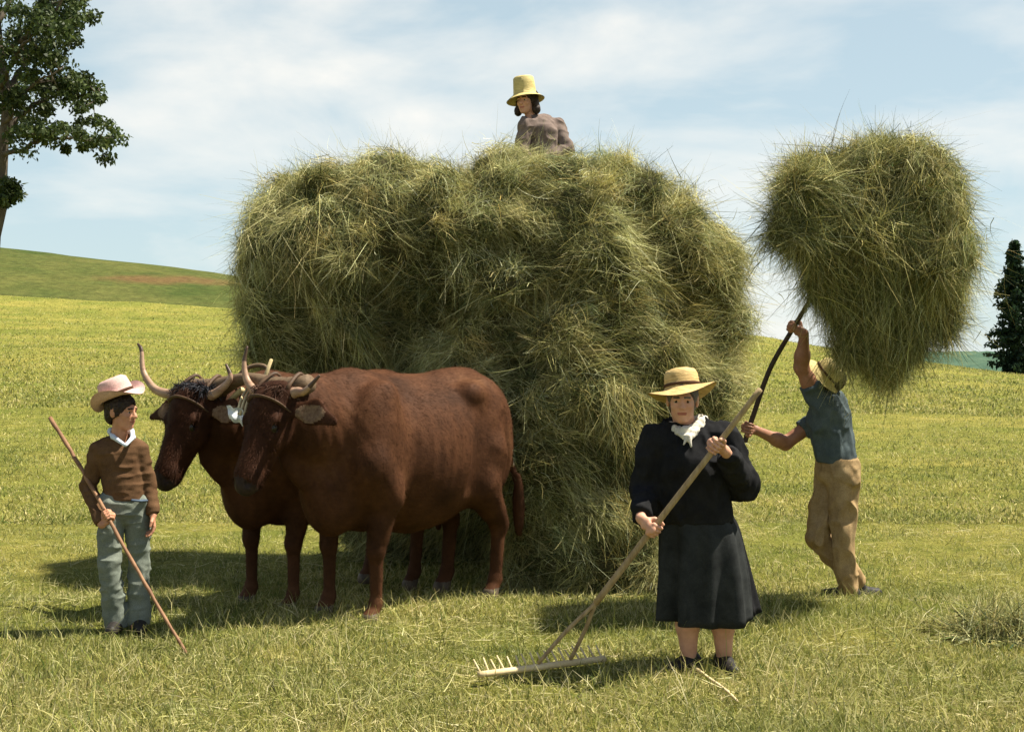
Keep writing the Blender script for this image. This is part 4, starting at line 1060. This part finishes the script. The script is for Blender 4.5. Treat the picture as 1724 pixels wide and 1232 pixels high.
# ------------------------------------------------ the person on top of the load
YT2 = 11.5
def rider():
    g = lambda a, b_, d=0: P(a, b_, YT2+d)
    loc = g(915, 300)
    hc = g(887, 170); fd = nrm((-.55, -.83, -.12)); neck = g(896, 196, .03)
    shR, shL = g(886, 212, -.06), g(937, 214, .10); elR, elL = g(877, 250, -.10), g(955, 252, .02)
    pel, wai, che = g(916, 300, .04), g(914, 265, .03), g(911, 228, .02); fn = nrm((-.5, -.86, 0))
    s = Sdf(loc+A(-.40, -.45, -.45), loc+A(.40, .40, .92), .0048)
    q = head(s, hc, fd, k=.98)
    s.cone(hc+A(.02, .02, -.06), neck+A(0, 0, -.03), .05, .056, .02)
    s.cone(pel, wai, .14, .12, .04, flat=(fn, .75)); s.cone(wai, che, .12, .14, .04, flat=(fn, .7)); s.cone(shR, shL, .055, .055, .05)
    wR, wL = g(893, 275, -.24), g(905, 272, -.22)
    open_hand(s, wR, A(.4, -.6, -.6), A(0, 0, -1), A(-.3, -.6, .3), .95); open_hand(s, wL, A(-.6, -.6, -.4), A(0, 0, -1), A(-.3, .6, .3), .95)
    for sh, el, wr_ in ((shR, elR, wR), (shL, elL, wL)):
        s.cone(sh, el, .048, .042, .02); s.cone(el, wr_, .042, .027, .02)
    for d in (-.1, .1):
        s.cone(pel+A(d, .02, 0), pel+A(d*1.2-.15, -.15, -.30), .085, .065, .03)
    o = finish(s, 'person', [m_skin_f, m_white, m_iris, m_lip, m_hair], None, loc, lambda c, mi: head_mats(c, q, mi, .98))
    tag(o, 'person in tall straw hat and grey-brown jacket on top of the load', 'person', 'people haymaking')
    m_j = cloth('grey_brown_jacket', (.115, .085, .072), (.23, .18, .155), 170, dirt=(.09, .07, .06))
    s = Sdf(loc+A(-.40, -.45, -.15), loc+A(.42, .42, .72), .0055)
    s.cone(pel, wai, .145, .135, .05, flat=(fn, .80)); s.cone(wai, che, .135, .142, .05, flat=(fn, .78)); s.cone(shR, shL-A(.01, 0, 0), .070, .070, .05); s.cone(g(892, 204, 0), g(916, 204, .08), .055, .06, .04)
    s.ell(g(889, 198, -.08), (.045, .09, .05), .01, mode='sub')
    for sh, el, wr_ in ((shR, elR, wR), (shL, elL, wL)):
        s.cone(sh, el, .072, .058, .03); s.cone(el, el+(wr_-el)*.9, .056, .040, .015, cap=True)
    finish(s, 'jacket', m_j, o, loc, None, .011, 11, 61)
    s = Sdf(hc-A(.2, .2, .26), hc+.18, .0045); f, l, u = frame(fd); ax = (f, l, u)
    s.ell(hc-f*.018+u*.034, (.104, .086, .091), .02, ax); s.ell(hc-f*.05-u*.04, (.06, .082, .085), .03, ax)
    for y in (-1, 1):
        s.cone(hc-f*.005+l*.082*y-u*.01, hc-f*.0+l*.092*y-u*.085, .030, .028, .02); s.ell(hc+l*.098*y-u*.09+f*.005, (.034, .03, .036), .02, ax)
    s.ell(hc+f*.088-u*.035, (.082, .066, .11), .012, ax, 'sub')
    finish(s, 'hair', m_hair, o, loc, None, .006, 40, 2)
    hat('straw_hat', g(884, 161, .0), nrm((-.10, -.02, 1)), fd, [(.168, -.042), (.145, -.022), (.120, -.004), (.102, .010), (.098, .05), (.094, .10), (.090, .15), (.078, .164), (.04, .168), (.001, .169)],
        m_straw2, o, loc, 1.04, lambda a, r: (r > .105)*(r-.105)*.35*np.cos(a-.9))
rider()

# ---------------------------------------------------------------- tools
m_pole = simple('weathered_ash_pole', (.22, .15, .075), (.42, .31, .17), 14, .65, .4, .004, stretch=(3, 3, .6))
m_dpole = simple('dark_fork_handle', (.022, .014, .010), (.065, .042, .028), 14, .6, .4, .004)
m_stick = simple('reddish_stick', (.14, .070, .035), (.30, .165, .085), 14, .6, .4, .004)
m_teeth = simple('bleached_wood', (.45, .34, .17), (.66, .54, .32), 20, .7, .4, .003)
# rake: split handle, head bar, pegs
rl = P(930, 1136, 6.95); rl[2] = 0
rake = empty('hay_rake', tuple(rl)); tag(rake, 'long wooden hay rake held by the woman, head on the grass', 'rake')
sp_ = rk(1003)
V, F = tube(rel(spline([rk(1281), rk(1200), rk(1100), sp_], 24), rake.location), np.linspace(.0145, .0185, 24), 10); mesh_np('handle', V, F, m_pole, parent=rake)
b0, b1 = P(806, 1158, 6.72), P(1018, 1130, 7.06); b0[2] = .065; b1[2] = .07
def bar(t): return b0+(b1-b0)*t
for t, mid in ((.46, None), (.72, None)):
    e = bar(t)+A(0, 0, .02); m_ = (sp_+e)/2+A(.012 if t > .6 else -.004, 0, .01)
    V, F = tube(rel(spline([sp_+ru*.05, sp_, m_, e], 16), rake.location), np.linspace(.0125, .0105, 16), 8); mesh_np('prong', V, F, m_pole, parent=rake)
V, F = tube(rel(spline([b0, bar(.33), bar(.66), b1], 16), rake.location), .022, 8, flat=.8); mesh_np('head_bar', V, F, m_teeth, parent=rake)
for i in range(17):
    p = bar(.02+.96*i/16); d = A(-.035, .07, .06)+rng.normal(0, .006, 3)
    V, F = tube(rel([p-d*.12, p+d*.5, p+d], rake.location), [.0065, .006, .0045], 6); mesh_np('tooth', V, F, m_teeth, parent=rake)
# the boy's stick
pts = spline([boy_stick(85), boy_stick(150)+A(.006, 0, .004), boy_stick(230)-A(.006, 0, 0), boy_stick(317)], 30); pts += rng.normal(0, .0016, pts.shape)
st_loc = pts[-1].copy()
V, F = tube(pts-st_loc, np.linspace(.0135, .0095, 30)*(1+.12*np.sin(np.arange(30)*2.1)), 8)
o = mesh_np('herding_stick', V, F, m_stick); o.location = tuple(st_loc); tag(o, 'long thin reddish stick the boy plants on the grass', 'stick')
# pitchfork
fl = empty('pitchfork', tuple(fk[0])); tag(fl, 'dark handled pitchfork pushed up into the hay bundle', 'pitchfork')
V, F = tube(rel(fk, fl.location), np.linspace(.019, .016, 60), 10); mesh_np('handle', V, F, m_dpole, parent=fl)
d = nrm(fk[-1]-fk[-4]); sd_ = nrm(np.cross(d, A(0, 1, 0)))
for i in (-1, 0, 1):
    V, F = tube(rel(spline([fk[-1], fk[-1]+d*.05+sd_*.06*i, fk[-1]+d*.25+sd_*.075*i+A(0, .02, 0), fk[-1]+d*.42+sd_*.07*i], 12), fl.location), np.linspace(.009, .004, 12), 6); mesh_np('tine', V, F, simple('fork_steel', (.12, .11, .10), (.3, .28, .26), 20, .4), parent=fl)
# pale stick lying by the woman's feet
pts = spline([P(1163, 1130, 7.02), P(1200, 1162, 6.66), P(1242, 1197, 6.27)], 14); pts[:, 2] = gzj(pts[:, 0], pts[:, 1])+.035
V, F = tube(pts-pts[7], np.linspace(.0095, .007, 14), 6); o = mesh_np('fallen_stick', V, F, m_teeth); o.location = tuple(pts[7]); tag(o, 'thin pale stick lying in the grass by the feet of the woman', 'stick')
# ---------------------------------------------------------------- trees
rng = np.random.default_rng(5)
m_bark = simple('grey_bark', (.045, .036, .027), (.14, .115, .085), 6, .9, .9, .04, stretch=(1, 1, .25))
m_leaf = strand_mat('tree_leaves', .3, .5)
def leaf_cards(cent, rad, n, size, pal):
    """small bent leaves gathered in clumps"""
    k = rng.integers(0, len(cent), n); d = rng.normal(size=(n, 3)); d /= np.linalg.norm(d, axis=1)[:, None]
    p = cent[k]+d*(rad[k]*rng.random(n)**.45)[:, None]*A(1, 1, .72)
    L = size*(.6+.8*rng.random(n)); dv = rng.normal(size=(n, 3)); dv[:, 2] -= .35
    V, F, s = strands(p, dv, L, L*.8, 2, .2, .2)
    # widen in the middle: leaf outline
    V = V.reshape(n, 3, 2, 3); mid = V.mean(2, keepdims=True)
    V = mid+(V-mid)*np.array([.35, 1.35, .4])[None, :, None, None]
    lt = rng.normal(0, .18, len(cent))
    c = pal[rng.integers(0, len(pal), n)]*(1+lt[k][:, None]+rng.normal(0, .15, (n, 1)))
    return V.reshape(-1, 3), F, np.clip(c, .006, .5)[s]
YT = 38.0; q = YT/F_PX
base = P(-34, 560, YT); base[2] = float(gz(base[0], base[1]))-.1
tr = empty('broadleaf_tree', tuple(base)); tag(tr, 'tall leafy tree on the slope, its trunk cut by the photo edge', 'tree')
limbs = []; tips = []
def limb(pts, r0, r1, dy=0):
    p = spline([P(a, b_, YT+c_) for a, b_, c_ in pts], 14)
    p[1:-1] += rng.normal(0, .035, (12, 3)); limbs.append((p, np.linspace(r0, r1, 14))); return p
def bush(p, r, k, sub=3):
    for _ in range(k):
        tips.append((p+rng.normal(size=3)*r*.8*A(1, 1, .7), r*(.35+.5*rng.random())))
trunk = limb([(-34, 575, 0), (-20, 460, 0), (-6, 360, 0), (4, 260, 0), (14, 190, 0), (-2, 90, 0), (-10, -60, .3), (-30, -190, 0)], .30, .08)
spec = [  # visible limbs: way points in photo pixels, metres behind the trunk
    ([(3, 262, 0), (36, 252, -.4), (70, 236, -.8), (110, 232, -1.0), (165, 238, -1.2)], .085, .02),
    ([(6, 245, 0), (30, 205, .4), (62, 172, .8), (110, 160, 1.0), (170, 165, 1.0)], .095, .02),
    ([(9, 220, 0), (20, 180, -.6), (48, 150, -1.2), (100, 118, -1.6)], .08, .02),
    ([(8, 160, 0), (40, 110, .6), (80, 62, .8), (128, 22, 1.0)], .09, .02),
    ([(0, 100, 0), (40, 60, -1.0), (90, 20, -1.4), (120, -40, -1.5)], .09, .02),
    ([(-4, 40, 0), (30, -20, .8), (70, -90, 1.0), (60, -170, 1.0)], .09, .02),
    ([(-6, 250, 0), (-60, 200, 1.5), (-130, 170, 2.2)], .10, .02), ([(-4, 180, 0), (-70, 120, -1.5), (-150, 70, -2)], .10, .02),
    ([(-6, 70, 0), (-70, 0, 1.5), (-140, -60, 2)], .09, .02), ([(-10, -20, 0), (-60, -110, -1), (-90, -190, -1.2)], .08, .02),
    ([(4, 230, 0), (20, 190, 1.8), (30, 140, 3.0)], .08, .02), ([(0, 150, 0), (30, 90, -1.8), (60, 40, -3)], .08, .02), ([(-20, -80, 0), (10, -150, .6), (20, -220, .5)], .07, .02),
    ([(-10, 350, 0), (6, 330, -.2), (16, 322, -.3)], .05, .015)]
for pts, r0, r1 in spec:
    p = limb(pts, r0, r1)
    for t in (6, 8, 10, 12, 13):
        e = p[t]; k = len(pts) > 3
        for _ in range(3):
            tip = e+rng.normal(size=3)*A(.40, .55, .34)+A(0, 0, .10)
            if pts[0][1] >= 340: tip = e+rng.normal(size=3)*.15
            limbs.append((spline([e, (e+tip)/2+rng.normal(size=3)*.06, tip], 5), np.linspace(.022, .007, 5)))
            tips.append((tip, .22 if pts[0][1] >= 340 else .27+.20*rng.random()))
# clumps seen in the photo
for a, b_, r in [(150, 235, .34), (175, 238, .25), (125, 222, .32), (80, 228, .25), (165, 165, .28), (125, 140, .40), (100, 150, .4), (60, 205, .4), (30, 225, .35), (120, 130, .36), (70, 150, .3), (135, 205, .24), (140, 245, .2), (110, 250, .16),
                 (110, 40, .5), (130, 20, .45), (85, 60, .55), (60, 30, .6), (100, 85, .4), (40, 70, .6), (20, 20, .7), (60, 100, .35), (15, 110, .5), (125, 70, .3), (100, 10, .5), (10, 60, .6), (8, 325, .16), (2, 335, .2)]:
    tips.append((P(a, b_, YT+rng.normal()*.5), r))
V, F, _ = join_geo([(v, f, 0) for v, f in [tube(p, r, 8) for p, r in limbs]])
mesh_np('trunk', rel(V, base), F, m_bark, parent=tr)
cent = np.array([t[0] for t in tips]); rad = np.array([t[1] for t in tips])
V, F, c = leaf_cards(cent, rad, 30000, .105, A((.032, .052, .016), (.055, .08, .024), (.09, .115, .038), (.045, .066, .02)))
mesh_np('crown', rel(V, base), F, m_leaf, parent=tr, col=c)

# the spruce at the right edge
YS = 58.0; base = P(1714, 648, YS); base[2] = float(gz(base[0], base[1]))-.05
top = P(1704, 402, YS); Hs = top[2]-base[2]
sp = empty('spruce', tuple(base)); tag(sp, 'dark pointed spruce tree at the brow of the meadow', 'tree')
V, F = tube([A(0, 0, 0), A(-.05, 0, Hs*.5), rel(top, base)], [.16, .10, .015], 8); mesh_np('trunk', V, F, m_bark, parent=sp)
cen, rr = [], []
nb = 230
for i in range(nb):
    t = (i+.5)/nb; z = Hs*(.03+.95*t); R = (1-t)**.8*1.38*(.55+.65*rng.random())*min(1, .55+t*5)+.05
    a = rng.random()*2*math.pi
    for k in np.linspace(.25, 1, 5):
        cen.append(A(math.cos(a)*R*k-.06*t*3, math.sin(a)*R*k, z-.22*R*k**1.4+.1*R*k*k)); rr.append(.06+.13*(1-t)*(1.1-k*.5)+.04)
cen = np.array(cen); rr = np.array(rr)
V, F, c = leaf_cards(cen, rr, 15000, .13, A((.014, .032, .017), (.022, .045, .022), (.032, .058, .026)))
V = V.reshape(-1, 6, 3); mid = V.mean(1, keepdims=True)
mesh_np('crown', V.reshape(-1, 3), F, m_leaf, parent=sp, col=c)
